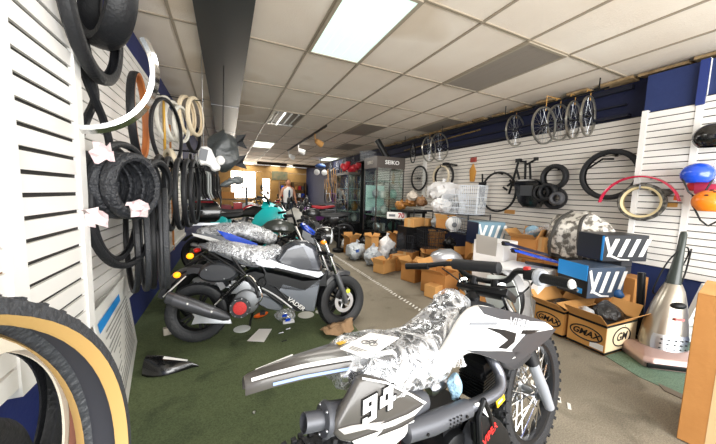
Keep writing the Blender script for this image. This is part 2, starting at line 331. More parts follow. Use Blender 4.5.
# long dark sheet metal soffit under the ceiling on the left
m = MB(); m.box((.0, 4.2, CEIL-.03), (.44, 10.2, .05)); 
soff = tag(obj('metal_soffit', m, mat('dark_sheet', '383c3e', .4, metal=.65, bump=(1.2, .12)), smooth=False), 'long dark glossy sheet metal duct panel running along the ceiling at left', 'duct')
for y in (5.6, 8.0):
    obj('joint_strip', MB().box((.0, y, CEIL-.0585), (.44, .02, .006)), STL, soff)
# ================= LIGHTS OF THE CEILING
LENS = mat('lit_lens', 'f4fff2', .4, emit=1.15); LENSN = mat('lit_lens_near', 'def3ea', .4, emit=.43); DLENS = mat('dark_lens', '8d857b', .5); FRM = mat('light_frame', 'a59a88', .5)
def troffer(label, x0, y0, lens, w=.61, d=1.22, group='ceiling light panels', energy=0):
    t = thing('ceiling_light', label, 'ceiling light', (x0+w/2, y0+d/2, CEIL), 0, group); m = MB()
    for sx in (-1, 1): m.box((sx*(w/2-.02), 0, -.004), (.03, d-.02, .016))
    for sy in (-1, 1): m.box((0, sy*(d/2-.02), -.004), (w-.02, .03, .0158))
    obj('frame', m, FRM, t, smooth=False); m = MB()
    for q in range(-2, 3): m.box((q*w*.18, 0, .0), (w*.178, d-.06, .012))
    obj('diffuser', m, lens, t, smooth=False)
    if energy:
        la = bpy.data.lights.new('panel_light', 'AREA'); la.shape = 'RECTANGLE'; la.size = w*.9; la.size_y = d*.9; la.energy = energy; la.color = (1, .97, .9)
        o = bpy.data.objects.new('panel_light', la); COL.objects.link(o); o.location = (x0+w/2, y0+d/2, CEIL-.02)
    return t
troffer('large lit fluorescent ceiling panel, nearest one, glowing pale green', .795, 1.945, LENSN, energy=14)
troffer('unlit grey ceiling light panel nearest the camera, above the spoked wheels', 2.625, 1.945, DLENS)
troffer('second unlit ceiling panel, square of grey in mid ceiling left of the wheels', 2.625, 5.605, DLENS)
troffer('unlit ceiling panel against the right wall above the bicycle wheels', 3.845, 4.385, DLENS)
troffer('unlit ceiling panel deep in the shop above the glass showcase', 3.235, 8.0, DLENS)
troffer('small bright ceiling panel beyond the louvre fixture, left half of shop', .795, 9.265, LENS, energy=12)
troffer('far bright ceiling panel near the front window', .795, 16.3, LENS, energy=14)
troffer('far bright ceiling panel above the person', 3.2, 16.4, LENS, energy=8)
troffer('far bright ceiling panel between the window and the person', 2.3, 16.4, LENS, energy=8)
troffer('bright ceiling panel on the right near the red bin on the showcase', 3.8, 11.6, LENS, energy=12)
t = thing('louvre_light', 'square ceiling fixture with white parabolic louvres', 'ceiling light', (1.10, 6.2, CEIL)); m = MB()
for sx in (-1, 1): m.box((sx*.29, 0, -.002), (.03, 1.18, .02))
for sy in (-1, 1): m.box((0, sy*.59, -.002), (.6, .03, .0195))
obj('frame', m, FRM, t, smooth=False)
obj('reflector', MB().box((0, 0, .006), (.56, 1.16, .004)), mat('reflector_grey', '7b7668', .4, metal=.4), t)
for k in range(4):
    obj('tube', MB().cyl((-.2+k*.13, -.55, -.005), (-.2+k*.13, .55, -.005), .014, n=8), mat('tube_lit', 'ffffff', .4, emit=1.5) if k == 1 else WHT, t)
obj('end_cap', MB().box((0, .52, -.008), (.54, .1, .012)), WHT, t)
# track with three spot heads
t = thing('track_light', 'black ceiling track with three white spot heads', 'track light', (2.02, 8.4, CEIL))
obj('track', MB().box((0, 0, -.02), (.035, 4.4, .035)), BLK, t, smooth=False)
for y, a, mt in ((-1.3, .3, CARD2), (.5, -.4, WHT), (2.0, .5, WHT)):
    h = obj('spot_head', MB().turn([(.035, -.1), (.06, -.09), (.075, 0), (.08, .1), (.07, .1), (.06, .02)], (.1, y, -.24), (.8, a, -.35), 12), mt, t)
    obj('stem', MB().tube([(0, y, -.03), (.0, y, -.16), (.07, y, -.2)], .014, 6), mt, h)
# ---------- daylight: the shop window is behind the camera, more glass at the far end
w = bpy.data.worlds.new('world'); SC.world = w; w.use_nodes = True; w.node_tree.nodes['Background'].inputs[0].default_value = (.93, .97, 1, 1); w.node_tree.nodes['Background'].inputs[1].default_value = .9
def area(name, loc, to, sx, sy, e, col=(1, 1, 1)):
    la = bpy.data.lights.new(name, 'AREA'); la.shape = 'RECTANGLE'; la.size = sx; la.size_y = sy; la.energy = e; la.color = col
    o = bpy.data.objects.new(name, la); COL.objects.link(o); o.location = loc; o.rotation_euler = (V(to)-V(loc)).to_track_quat('-Z', 'Y').to_euler(); return o
area('shop_window_light', (1.9, -2.1, 1.45), (1.6, 3, 1.2), 5.0, 2.3, 215, (1, .985, .96))
area('front_glass_light', (.95, YF-.1, 1.65), (1.2, 10, 1), 1.4, 1.5, 42, (1, .93, .8)); area('front_door_light', (2.12, YF-.1, 1.2), (2.2, 10, .8), .5, 1.7, 20, (1, .93, .8))
for y in (5.2, 8.5, 12.5): area('room_fill', (2.0, y, CEIL-.05), (2.0, y, 0), 1.6, 1.6, (30, 13, 6)[(5.2, 8.5, 12.5).index(y)], (1, .95, .87))  # added unseen fill lights, tied to no visible fixture
# ================= TYRES AND HOOPS OF THE LEFT WALL
def tyre_prof(r, w, h, t=.006, part='all'):
    o = [(r-h, -.36*w), (r-h*.62, -.5*w), (r-h*.3, -.47*w), (r-h*.06, -.3*w), (r, 0), (r-h*.06, .3*w), (r-h*.3, .47*w), (r-h*.62, .5*w), (r-h, .36*w)]
    i = [(r-h, (.36*w-t)), (r-h*.62, .5*w-t), (r-h*.3, .47*w-t), (r-h*.06-t, .3*w-t), (r-t, 0), (r-h*.06-t, -.3*w+t), (r-h*.3, -.47*w+t), (r-h*.62, -.5*w+t), (r-h, -.36*w+t)]
    return o+i
def ring_tyre(name, label, p, psi, r, w, h=None, m=RUB, side=None, inner=None, cat='tyre', group=None, knob=0, til=0, cls=48, kb=.3):
    """an open tyre: tread band, side walls and lining"""
    h = h or w*.8; t = .005; z = V(p)
    M = MX.Translation(z) @ MX.Rotation(R(psi), 4, 'Z') @ MX.Rotation(R(til), 4, 'X') @ MX.Translation((0, 0, r))
    M = MX.Translation(z-V((0, 0, r))) @ MX.Rotation(R(psi), 4, 'Z') @ MX.Translation((0, 0, r)) @ MX.Rotation(R(til), 4, 'X')
    ax = (0, 1, 0)
    if side is None and not knob:
        o = obj(name, MB().lathe(tyre_prof(r, w, h, t), ax=ax, n=cls), m); o.matrix_world = M; return tag(o, label, cat, group)
    T = thing(name, label, cat, group=group, M=M)
    tr = MB().lathe([(r-h*kb, -.49*w), (r-h*.2, -.46*w), (r-h*.06, -.3*w), (r, 0), (r-h*.06, .3*w), (r-h*.2, .46*w), (r-h*kb, .49*w), (r-h*kb-.001, .49*w-t), (r-h*.06-t, .3*w-t), (r-t, 0), (r-h*.06-t, -.3*w+t), (r-h*kb-.001, -.49*w+t)], ax=ax, n=cls)
    if knob:
        n = int(2*pi*r/.016)
        for k in range(n):
            a = 2*pi*k/n
            for yy in ((-.3, .02, .3) if k % 2 else (-.16, .17)):
                tr.box((0, yy*w, r-h*.3*abs(yy)), (.007, w*.16, .004), m=MX.Rotation(a, 4, 'Y'))
    obj('tread', tr, m, T)
    for s in (-1, 1):
        sw = MB().lathe([(r-h, s*.36*w), (r-h*max(.62, kb), s*.5*w), (r-h*kb, s*.49*w), (r-h*kb, s*(.49*w-t)), (r-h*max(.62, kb), s*(.5*w-t)), (r-h-.001, s*(.36*w-t))], ax=ax, n=cls)
        obj('sidewall', sw, side or m, T)
    if inner:
        obj('lining', MB().lathe([(r-h*.35, -.46*w+t), (r-h*.06-t-.001, -.29*w+t), (r-t-.001, 0), (r-h*.06-t-.001, .29*w-t), (r-h*.35, .46*w-t), (r-h*.36, .45*w-t), (r-h*.1-t-.003, .27*w-t), (r-t-.004, 0), (r-h*.1-t-.003, -.27*w+t), (r-h*.36, -.45*w+t)], ax=ax, n=cls), inner, T)
    return T
def peg(y, z, x1, label, x0=XL+.03, r=.006):
    m = MB().cyl((x0, y, z), (x1, y, z), r, n=8); m.cyl((x1, y, z), (x1+.006, y, z+.03), r, n=8); m.box((x0, y, z), (.012, .035, .06))
    return tag(obj('wall_hook', m, BLKM), label, 'hook')
LIN = mat('tyre_lining', '33343a', .45); LINB = mat('brown_lining', '7d4a38', .6)
ring_tyre('bicycle_tyre', 'black knobbly bicycle tyre with tan sidewall, biggest and nearest, cut by the left edge', (-.243, .235, .885), 80, .345, .07, .026, RUB2, TAN, LIN, knob=1, cls=72, kb=.76)
ring_tyre('bicycle_tyre', 'grey bicycle tyre with broad cream sidewall and brown lining inside the big tan walled tyre', (-.339, .535, .79), 85, .30, .05, .04, mat('tread_olive', '6b665a', .8, var=(22, .12, 'a59877')), mat('cream_wall', 'e6ddcb', .5), LINB, cls=64)
ring_tyre('bicycle_tyre', 'all black tyre hanging just behind the cream walled tyre at lower left', (-.50, .85, .70), 83, .27, .06, .05, RUB)
ring_tyre('bicycle_tyre', 'innermost small black tyre at the lower left edge of the photo', (-.42, .62, .70), 86, .20, .05, .045, RUB)
peg(.24, 1.226, -.16, 'black hook carrying the big tan walled tyre', x0=-.6)
ring_tyre('motorcycle_tyre', 'narrow black tyre hanging highest at left beside the white post', (-.553, 1.83, 2.125), 90, .33, .058, .055, RUB)
ring_tyre('motorcycle_tyre', 'fat black slick tyre seen tread on at the top left', (-.56, 1.98, 2.25), 127, .235, .13, .07, RUB)
peg(1.98, 2.43, -.36, 'black hook carrying the fat tyre at the top left')
# twisted tyre
lp = [(84, 40), (91, 75), (95, 98), (87, 118), (79, 142), (86, 172), (103, 172), (110, 150), (104, 122), (95, 100), (87, 80), (80, 58)]
P = [at(x, y, 'X', -.66+.05*(i > 5)) for i, (x, y) in enumerate(lp)]
tag(obj('bicycle_tyre', MB().tube(spline(P, 5, True), .02, 8, True), RUB), 'thin black tyre twisted into a figure of eight beside the white post', 'tyre')
# chrome fender: U section over about 200 degrees
c = V((-.50, 1.44, 1.755)); rr = .255
rows = []
for i in range(37):
    a = R(272+i*118/36); rows.append([c+V((cos(a)*(rr+d), e, sin(a)*(rr+d))) for d, e in ((-.022, -.026), (-.006, -.022), (.006, 0), (-.006, .022), (-.022, .026), (-.019, .019), (-.006, .014), (0, 0), (-.006, -.014), (-.019, -.019))])
fd = tag(obj('chrome_fender', MB().rings(rows), CHR), 'bright chrome wheel fender curving out from the slat wall at upper left', 'fender')
obj('stay', MB().tube([c+V((-.14, .02, -.22)), c+V((-.25, .3, -.15))], .006, 6), CHR, fd)
ring_tyre('bicycle_tyre', 'black tyre with bright orange sidewall on the left slat wall', (-.640, 2.945, 1.874), 94, .34, .055, .026, RUB, ORG, ORG)
ring_tyre('bicycle_tyre', 'large thin black hoop of a tyre framing three white tyres', (-.53, 3.491, 1.849), 76, .34, .035, .03, RUB)
for k, t in enumerate(('largest, leftmost', 'middle', 'smallest, rightmost')):
    ring_tyre('bicycle_tyre', f'{t} of the three white tyres hanging inside the thin black hoop', (-.60+.07*k, 3.95, 2.08-.02*k), 75, .25-.02*k, .04, .035, mat('white_rubber', 'e3e0d6', .5), cls=36)
for k, t in enumerate(('left', 'right')):
    ring_tyre('bicycle_tyre', f'{t} one of two upright cream tyres hanging by the dark sheet metal duct', (-.43+.09*k, 4.21, 2.20), 74, .24, .05, .04, mat('cream_tyre', 'f0dfc0', .5, bump=(60, .4)), cls=36)
peg(4.2, 2.40, -.25, 'steel hook carrying the two cream tyres')
ring_tyre('bicycle_tyre', 'small black tyre below the two upright cream tyres', (-.40, 4.6, 1.99), 70, .20, .05, .04, RUB, cls=36)
ring_tyre('bicycle_tyre', 'dirty cream tyre hanging below the white ones against the slat wall', (-.52, 3.45, 1.44), 110, .26, .055, .045, CRM)
ring_tyre('bicycle_tyre', 'bare gold rim like tyre between the black hoop and the cream pair', (-.6, 3.75, 1.95), 100, .30, .02, .02, mat('gold_rubber', 'c79a3c', .4))
for k, t in enumerate(('leftmost, nearest the wall', 'second from the wall', 'third from the wall', 'rightmost, showing its round opening')):
    ring_tyre('scooter_tyre', f'{t}, of the four scooter tyres on one hook', (-.452-.066*(3-k), 1.90+.028*(3-k), 1.305), 66, .178, .07, .045, mat('wide_tread', '2a2c31', .42, bump=(55, 1.0)), group='scooter tyres on one hook')
peg(2.02, 1.43, -.40, 'black hook carrying the four scooter tyres')
for k, t in enumerate(('left', 'centre', 'right')):
    ring_tyre('scooter_tyre', f'{t} ribbed black tyre seen through the opening of the scooter tyres', (-.60+.075*k, 2.5, 1.33), 74, .18, .06, .045, RUB)
# paper tags stuffed between the tyres
def tagpaper(label, px, Y, seed):
    c = at(px[0], px[1], 'Y', Y); g = []; r_ = random.Random(seed)
    for i in range(5): g.append([c+V(((j-2)*.02+r_.uniform(-.012, .012), (i-2)*.01+r_.uniform(-.03, .01), (i-2)*-.02+r_.uniform(-.015, .015))) for j in range(5)])
    tag(obj('price_tag', MB().sheet(g, .001), mat('pink_paper', 'e9dfde', .8, var=(18, .12, 'e2c4c8')), sharp=15), label, 'paper tag')
tagpaper('crumpled white and pink paper tag on top of the scooter tyres', (103, 153), 1.72, 2); tagpaper('crumpled paper tag at the lower left of the scooter tyres', (98, 217), 1.72, 4); tagpaper('torn paper tag hanging from the rightmost scooter tyre', (139, 208), 1.78, 8)
ring_tyre('bicycle_tyre', 'large smooth black tyre hoop hanging under the scooter tyres, outer one', (-.535, 2.12, 1.19), 79, .372, .040, .035, RUB)
ring_tyre('bicycle_tyre', 'black tyre hoop just inside the large smooth one under the scooter tyres', (-.572, 2.09, 1.198), 87, .33, .036, .03, RUB)
for k, (x, y, z, a, mt, t) in enumerate([(-.56, 2.26, 1.0, 109, RUB, 'first'), (-.50, 2.28, 1.0, 106, RUB2, 'second'), (-.47, 2.35, .99, 103, RUB, 'third'), (-.42, 2.35, .985, 102, RUBG, 'fourth'), (-.36, 2.2, 1.03, 99, RUB2, 'fifth')]):
    ring_tyre('bicycle_tyre', f'{t} of five tall tyres hanging edge on above the poster board', (x*1.13, y*1.13, 1.24+(z-1.3)*1.13), a, .37, .038, .03, mt, group='tall tyres above the poster board')
for k, (x, y, z, a, w, t) in enumerate([(-.50, 2.9, 1.25, 109, .06, 'first'), (-.45, 3.0, 1.25, 109, .06, 'second'), (-.384, 3.083, 1.25, 108, .065, 'third'), (-.33, 3.2, 1.26, 107, .065, 'fourth'), (-.29, 3.36, 1.27, 106, .06, 'last')]):
    ring_tyre('motorcycle_tyre', f'{t} from the left of the five motorcycle tyres hung edge on', (x, y, z), a-18, .33, w-.02, .04, RUB, group='motorcycle tyres hung edge on')
peg(3.1, 1.5, -.2, 'hook carrying the five motorcycle tyres')
# leaning poster board with a blue heading bar
P4 = [V((-.705, 2.86, 0.005)), V((-.52, 1.80, .005)), V((-.62, 1.78, .66)), V((-.745, 2.78, .60))]
nn = (P4[1]-P4[0]).cross(P4[3]-P4[0]).normalized(); nn = nn if nn.x > 0 else -nn
pb = thing('poster_board', 'white printed poster board with a blue bar, leaning on the wall behind the hanging tyres', 'poster', (0, 0, 0))
obj('sheet', MB().prism(P4, nn*.006), mat('poster_white', 'e8e8e4', .6), pb, smooth=False)
def on(u, v): return P4[0].lerp(P4[1], u).lerp(P4[3].lerp(P4[2], u), v)+nn*.0075
obj('blue_bar', MB().prism([on(.35, .82), on(.95, .82), on(.95, .9), on(.35, .9)], nn*.001), SKYB, pb, smooth=False)
m = MB(); rnd = random.Random(4)
for k in range(15):
    v = .76-k*.045; e = .9-rnd.random()*.25; m.prism([on(.12, v), on(e, v), on(e, v+.012), on(.12, v+.012)], nn*.001)
obj('small_print', m, mat('print_grey', '9a9a98', .8), pb, smooth=False)
# black fairing piece lying on the floor
m = MB(); rows = []
for i in range(9):
    t = i/8; w = .11*sin(pi*min(1, .15+t*.95))**.7*(1-.55*t); hgt = .10*(1-t)**.6+.012
    rows.append([V((t*.34, w*cos(a), max(.004, hgt*sin(a)))) for a in (pi*j/8 for j in range(9))])
m.sheet(rows, .004); fr = thing('scooter_fairing', 'loose black glossy fairing piece lying on the green carpet below the poster board', 'fairing', (-.53, 2.36, .004), -.25)
obj('shell', m, BLKG, fr); obj('white_stripe', MB().prism([(.12, -.03, .098), (.27, -.012, .058), (.27, -.002, .061), (.12, -.01, .104)], (0, 0, .003)), WHT, fr)
# ================= THE DIRT BIKE (number 94), leaning left on its side stand
DF = Frame(.212, .683, 8, 7); Q = DF.q
GUN = mat('gunmetal_plastic', '4b4845', .32, coat=.35); GUND = mat('shroud_grey', '37383c', .38); PIPE = mat('pipe_grey', '54565c', .42, metal=.3); FRK = mat('fork_grey', 'a8adb6', .4, metal=.3)
KNOB = mat('knobby_rubber', '232427', .7, bump=(120, .4)); DECW = mat('decal_white', 'f3f3f1', .35); SEATB = mat('seat_black', '2a2b2e', .6, bump=(30, .3))
def plate3(name, pts, y, th, mt, par, inset=.0, dq=None, smooth=1, w=None):
    """bodywork panel traced in the side plane y, real thickness th, padded edges"""
    return obj(name, MB().pill([(dq or Q)(a, b, y) for a, b in pts], y+(th/2 if y < 0 else -th/2), th/2, inset or th*.35, smooth=smooth), mt, par)
def flat(name, pts, y, mt, par, th=.0025, dq=None):
    P = [(dq or Q)(a, b, y) for a, b in pts]; return obj(name, MB().prism([(x, y, z) for x, z in P], (0, -th if y < 0 else th, 0)), mt, par, smooth=False)
def wheel(par, c, r, w, tyre_m, rim_m, spoke_m, S=MX(), knobs=True, spokes=32, rimr=None, disc=None, knobpitch=.026, cast=0):
    """tyre, rim, hub and spokes (or cast arms); wheel axis y"""
    g = []
    rimr = rimr or r*.74; c = V(c); ax = (0, 1, 0)
    t = MB().lathe([(rimr, -.34*w), ((rimr+r)/2, -.5*w), (r-.012, -.44*w), (r-.003, -.2*w), (r, 0), (r-.003, .2*w), (r-.012, .44*w), ((rimr+r)/2, .5*w), (rimr, .34*w)], c, ax, 56)
    if knobs:
        n = int(2*pi*r/knobpitch)
        for k in range(n):
            M = MX.Translation(c) @ MX.Rotation(2*pi*k/n, 4, 'Y')
            for yy in ((-.30, .30) if k % 2 else (-.46, -.08, .10, .46)): t.box((0, yy*w, r-(.002 if abs(yy) < .4 else .010)), (.014, w*.17, .016), (abs(yy) > .4 and yy*.9 or 0, 0, 0), m=M)
    g.append(obj('tyre', t.xf(S), tyre_m, par))
    ri = MB().lathe([(rimr+.006, -.38*w), (rimr+.004, .38*w), (rimr-.012, .34*w), (rimr-.02, .1*w), (rimr-.02, -.1*w), (rimr-.012, -.34*w)], c, ax, 48); g.append(obj('rim', ri.xf(S), rim_m, par))
    h = MB().turn([(.02, -.055), (.032, -.05), (.034, -.04), (.02, -.03), (.02, .03), (.034, .04), (.032, .05), (.02, .055)], c, ax, 18); g.append(obj('hub', h.xf(S), STL, par))
    sp = MB()
    if cast:
        for k in range(cast):
            a = 2*pi*k/cast; d = V((cos(a), 0, sin(a))); e = V((-sin(a), 0, cos(a)))
            for q in (-1, 1): sp.rings([[c+d*rad+e*(q*.014*s)+V((0, y, 0))+e*ww for ww, y in ((-.009, -.015), (.009, -.015), (.009, .015), (-.009, .015))] for rad, s in ((.03, .5), (rimr-.014, 1.6))])
    else:
        for k in range(spokes):
            a = 2*pi*k/spokes; o = .55*(1 if k % 4 < 2 else -1); s = 1 if k % 2 else -1
            sp.cyl(c+V((cos(a+o)*.032, s*.04, sin(a+o)*.032)), c+V((cos(a)*(rimr-.014), s*.006, sin(a)*(rimr-.014))), .003, n=4)
    g.append(obj('spokes', sp.xf(S), spoke_m, par))
    if disc:
        dr, dy, dm = disc; d = MB().lathe([(dr, dy-.002), (dr, dy+.002), (dr*.66, dy+.002), (dr*.66, dy-.002)], c, ax, 36)
        for k in range(5): a = 2*pi*k/5; d.tube([c+V((cos(a)*.03, dy, sin(a)*.03)), c+V((cos(a+.4)*dr*.68, dy, sin(a+.4)*dr*.68))], .008, 6)
        g.append(obj('brake_disc', d.xf(S), dm, par))
    return g
DB = thing('dirt_bike', 'black, grey and white dirt bike numbered 94 in front, seat still in clear wrap', 'dirt bike', M=DF.M)
ST = MX.Translation((1.1, 0, .6)) @ MX.Rotation(R(3), 4, 'Z') @ MX.Translation((-1.1, 0, -.6))
fw = thing  # front wheel group
def sub(name, par):
    o = bpy.data.objects.new(name, None); COL.objects.link(o); o.parent = par; o.empty_display_size = .05; return o
w1 = sub('front_wheel', DB); wheel(w1, (1.24, 0, .31), .31, .078, KNOB, mat('rim_dark', '26272a', .35, metal=.5), CHR, ST, True, 36, .243, (.10, .05, STL))
w2 = sub('rear_wheel', DB); wheel(w2, (0, 0, .29), .29, .095, KNOB, MATS['rim_dark'], CHR, MX(), True, 36, .205, (.10, -.06, STL))
axis0, axis1 = V((1.24, 0, .29)), V((.855, 0, .90))
for s in (-1, 1):
    d = (axis1-axis0); m = MB().tube([axis0+V((.01, s*.09, -.03)), axis0+d*.16+V((0, s*.09, 0)), axis0+d*.42+V((0, s*.09, 0))], [.023, .026, .024], 14)
    lg = obj('fork_leg', m.xf(ST), FRK, DB)
    rb = []
    for i in range(19): rb.append((axis0+d*(.40+.0105*i)+V((0, s*.09, 0)), .034 if i % 2 else .027))
    obj('rubber_boot', MB().tube([p for p, r in rb], [r for p, r in rb], 12).xf(ST), BLK, lg)
    obj('upper_tube', MB().cyl(axis0+d*.58+V((0, s*.09, 0)), axis1+d*.05+V((0, s*.09, 0)), .019, n=12).xf(ST), CHR, lg)
m = MB().cyl(axis0+V((0, -.105, 0)), axis0+V((0, .105, 0)), .01, n=10); obj('axle', m.xf(ST), STL, DB)
m = MB()
for t in (.80, .98): c = axis0+(axis1-axis0)*t; m.box(c, (.09, .24, .03), (0, .56, 0)); 
obj('triple_clamp', m.bev(.006).xf(ST), BLKM, DB)
# handlebar
hb = sub('handlebar', DB)
bc = axis1+V((.0, 0, .06)); GL = V((.775, .30, .978)); GR = V((.80, -.30, .992))
bar = spline([V((.745, .375, .972)), GL, V((.86, .165, .995)), V((.885, .10, .945)), V((.89, 0, .93)), V((.885, -.10, .945)), V((.87, -.165, .998)), GR, V((.772, -.385, .992))], 5)
obj('bar', MB().tube(bar, .0125, 10), BLKM, hb)
pl = [Q(454, 264, .12), Q(499, 268, -.10)]
obj('crossbar_pad', MB().tube([(pl[0][0], .125, pl[0][1]-.004), (pl[0][0], .12, pl[0][1]), (pl[1][0], -.10, pl[1][1]), (pl[1][0], -.105, pl[1][1])], [.017, .025, .025, .017], 14), mat('pad_black', '1d1e21', .7), hb)
gl = [(.745, .375, .972), (.758, .35, .974), (.79, .255, .981)]
obj('grip', MB().tube(gl, [.017, .0165, .0175], 12), BLK, hb)
g = MB(); A, B = V((.805, -.285, .993)), V((.772, -.385, .992))
for i in range(15): g.cyl(A.lerp(B, i/15), A.lerp(B, (i+.7)/15), .0185, .017, 12)
gr = obj('grip', g, BLK, hb); obj('bar_end', MB().ell(B, (.016, .012, .016)), WHT, hb)
obj('throttle_housing', MB().tube([V((.812, -.262, .994)), V((.81, -.272, .994)), V((.806, -.285, .993))], [.03, .033, .027], 14), mat('throttle_grey', '9a9ea4', .4), hb)
sw = obj('switch_block', MB().box((.832, -.225, .996), (.04, .034, .04)).bev(.006), BLK, hb); obj('kill_switch', MB().box((.822, -.222, 1.015), (.018, .022, .022)).bev(.004), mat('kill_red', 'd8322c', .4), hb)
for s in (-1, 1):
    obj('brake_lever', MB().tube([(.85, s*.215, .985), (.855, s*.24, .98), (.855, s*.30, .965), (.83, s*.38, .962)], [.008, .006, .006, .005], 6), BLKM, hb)
    obj('bar_riser', MB().cyl((.868, s*.055, .885), (.885, s*.055, .94), .02, n=10), BLKM, hb)
cb = sub('cables', DB)
for pts, r, mt in [([(.84, .2, .98), (.95, .12, 1.0), (1.02, .0, .9), (.98, -.03, .78)], .004, BLK), ([(.83, -.23, .985), (.95, -.2, .99), (1.0, -.13, .9), (.9, -.05, .8)], .004, BLK), ([(.84, .21, .97), (.93, .15, .88), (1.0, .08, .75)], .004, BLK),
    ([(.84, -.2, .97), (.96, -.16, .93), (1.03, -.13, .80), (1.09, -.12, .60), (1.2, -.07, .45)], .003, STL), ([(.83, -.17, .94), (.78, -.1, .93), (.8, .05, .92), (.86, .12, .95)], .004, BLK)]: obj('cable', MB().tube(spline(pts, 6), r, 6), mt, cb)
# front number board seen from behind, head tube, frame
fb = MB(); rows = []
for i in range(6):
    z = .73+i*.042; hw = .05+.035*sin(pi*(i+.6)/6); rows.append([V((1.04-.15*(z-.73)+.02*abs(k)/3*-1, hw*k/3, z)) for k in range(-3, 4)])
obj('front_number_board', fb.sheet(rows, .003).xf(ST), mat('number_board', 'd8dcd6', .35), DB)
fr = MB()
for a in ([(.86, 0, .82), (.95, 0, .62), (.80, 0, .30), (.55, 0, .20), (.28, 0, .24)], [(.88, 0, .80), (.6, .03, .72), (.35, .06, .70), (.12, .07, .76)], [(.88, 0, .80), (.6, -.03, .72), (.35, -.06, .70), (.12, -.07, .76)], [(.42, .06, .70), (.30, .07, .45), (.28, .07, .24)], [(.42, -.06, .70), (.30, -.07, .45), (.28, -.07, .24)]): fr.tube(spline(a, 4), .018, 8)
obj('frame', fr, BLKM, DB)
sa = MB()
for s in (-1, 1): sa.tube([(.33, s*.06, .30), (.15, s*.075, .31), (0, s*.085, .29)], .018, 8)
obj('swingarm', sa, ALU, DB)
sh = MB().cyl((.33, 0, .62), (.22, 0, .36), .02, n=10); 
for i in range(8): sh.lathe([(.034, 0), (.028, .006), (.028, -.006)], (.32-.011*i, 0, .59-.026*i), (.4, 0, .9), 12)
obj('shock_absorber', sh, RED, DB)
# seat: long motocross saddle, rising to the tank cap
def seat_loft(xs, tops, hws, deps, k=1.0, n=18, dz=0):
    rings = []
    for x, t, w, d in zip(xs, tops, hws, deps):
        ring = []
        for j in range(n):
            a = 2*pi*j/n; cx, sz = cos(a), sin(a); px = abs(cx)**.6*(1 if cx > 0 else -1); pz = abs(sz)**.6*(1 if sz > 0 else -1)
            ring.append(V((x, px*w*k*(1-.12*pz), t-d/2+pz*d/2*k+dz)))
        rings.append(ring)
    return MB().rings(rings)
XS = [.10, .13, .2, .28, .36, .44, .52, .58, .63, .67, .69]; TP = [.795, .815, .82, .81, .80, .795, .825, .87, .905, .91, .88]; HW = [.06, .10, .118, .122, .12, .108, .092, .08, .07, .06, .045]; DP = [.03, .06, .09, .10, .11, .12, .14, .15, .15, .13, .06]
seat = obj('seat', seat_loft(XS, TP, HW, DP), SEATB, DB)
wx = [XS[0]-.012]+XS[1:-1]+[XS[-1]+.02]
obj('clear_wrap', seat_loft(wx, [t+.012 for t in TP], [h+.012 for h in HW], [d+.05 for d in DP], n=40).sub(1).jig(.012, 17, 3), FILM, seat)
obj('loose_wrap', MB().sheet([[V((x, -.118-.014*sin(9*x)-.008*j, .765-.020*j+.010*sin(14*x+j))) for x in (.20+.021*i for i in range(18))] for j in range(4)]).jig(.012, 22, 5), FILM, seat)
pz = .838
pq = [at(340, 349, 'Z', .845), at(370, 333, 'Z', .85), at(399, 338, 'Z', .85), at(367, 359, 'Z', .845)]; pq = [DF.I @ p for p in pq]
pp = obj('instruction_sheet', MB().prism(pq, (0, 0, .002)), PAPER, seat, smooth=False)
def onp(u, v): return pq[0].lerp(pq[3], u).lerp(pq[1].lerp(pq[2], u), v)+V((0, 0, .003))
m = MB()
for cx in (.36, .64): m.tube(arc(onp(cx, .5), .011, 0, 2*pi, 10, (pq[3]-pq[0]).normalized(), (pq[1]-pq[0]).normalized())[:-1], .0016, 4, True)
m.tube([onp(.36, .5), onp(.45, .64), onp(.6, .62), onp(.64, .5)], .002, 4); m.tube([onp(.5, .5), onp(.58, .66), onp(.54, .72)], .0016, 4)
for k in range(3): m.tube([onp(.2, .2-.05*k), onp(.75-.1*k, .2-.05*k)], .001, 4)
obj('printed_sketch', m, mat('print_dark', '6a6a6a', .8), seat)
# rear fender with striped right edge
rows = []; FXS = [-.165, -.15, -.10, -.02, .08, .18, .27]; FZ = [.812, .816, .820, .822, .817, .81, .80]; FWD = [.018, .026, .036, .052, .070, .088, .10]
for x, z, w in zip(FXS, FZ, FWD): rows.append([V((x, y*w, z+dz)) for y, dz in ((-1.02, -.030), (-1.06, -.018), (-1, -.004), (-.6, .006), (0, .012), (.6, .006), (1, -.004), (1.06, -.018), (1.02, -.030))])
fd = obj('rear_fender', MB().sheet(rows, .004), GUN, DB)
m = MB(); m.sheet([[V((x, -w*1.0-.001+yy*w, z+dz)) for x, z, w in zip(FXS[1:], FZ[1:], FWD[1:])] for yy, dz in ((.02, .0015), (.1, .0045), (.22, .0075))], .001)
obj('white_stripe', m, DECW, fd)
m = MB(); m.sheet([[V((x, -w*1.068-.002, z+dz)) for x, z, w in zip(FXS[2:], FZ[2:], FWD[2:])] for dz in (-.024, -.016)], .001); obj('blue_stripe', m, mat('decal_blue', '8fa6d8', .3), fd)
obj('white_dash', MB().prism([(-.13, .018, .8235), (-.02, .03, .8285), (-.02, .036, .828), (-.13, .021, .823)], (0, 0, .0015)), DECW, fd)
obj('warning_label', MB().prism([(.125, .01, .828), (.165, .015, .827), (.165, .035, .826), (.125, .03, .827)], (0, 0, .002)), YEL, fd)
obj('barcode_label', MB().prism([(.17, -.03, .826), (.195, -.03, .826), (.195, .05, .823), (.17, .05, .823)], (0, 0, .002)), mat('label_grey', 'cfc7c9', .6), fd)
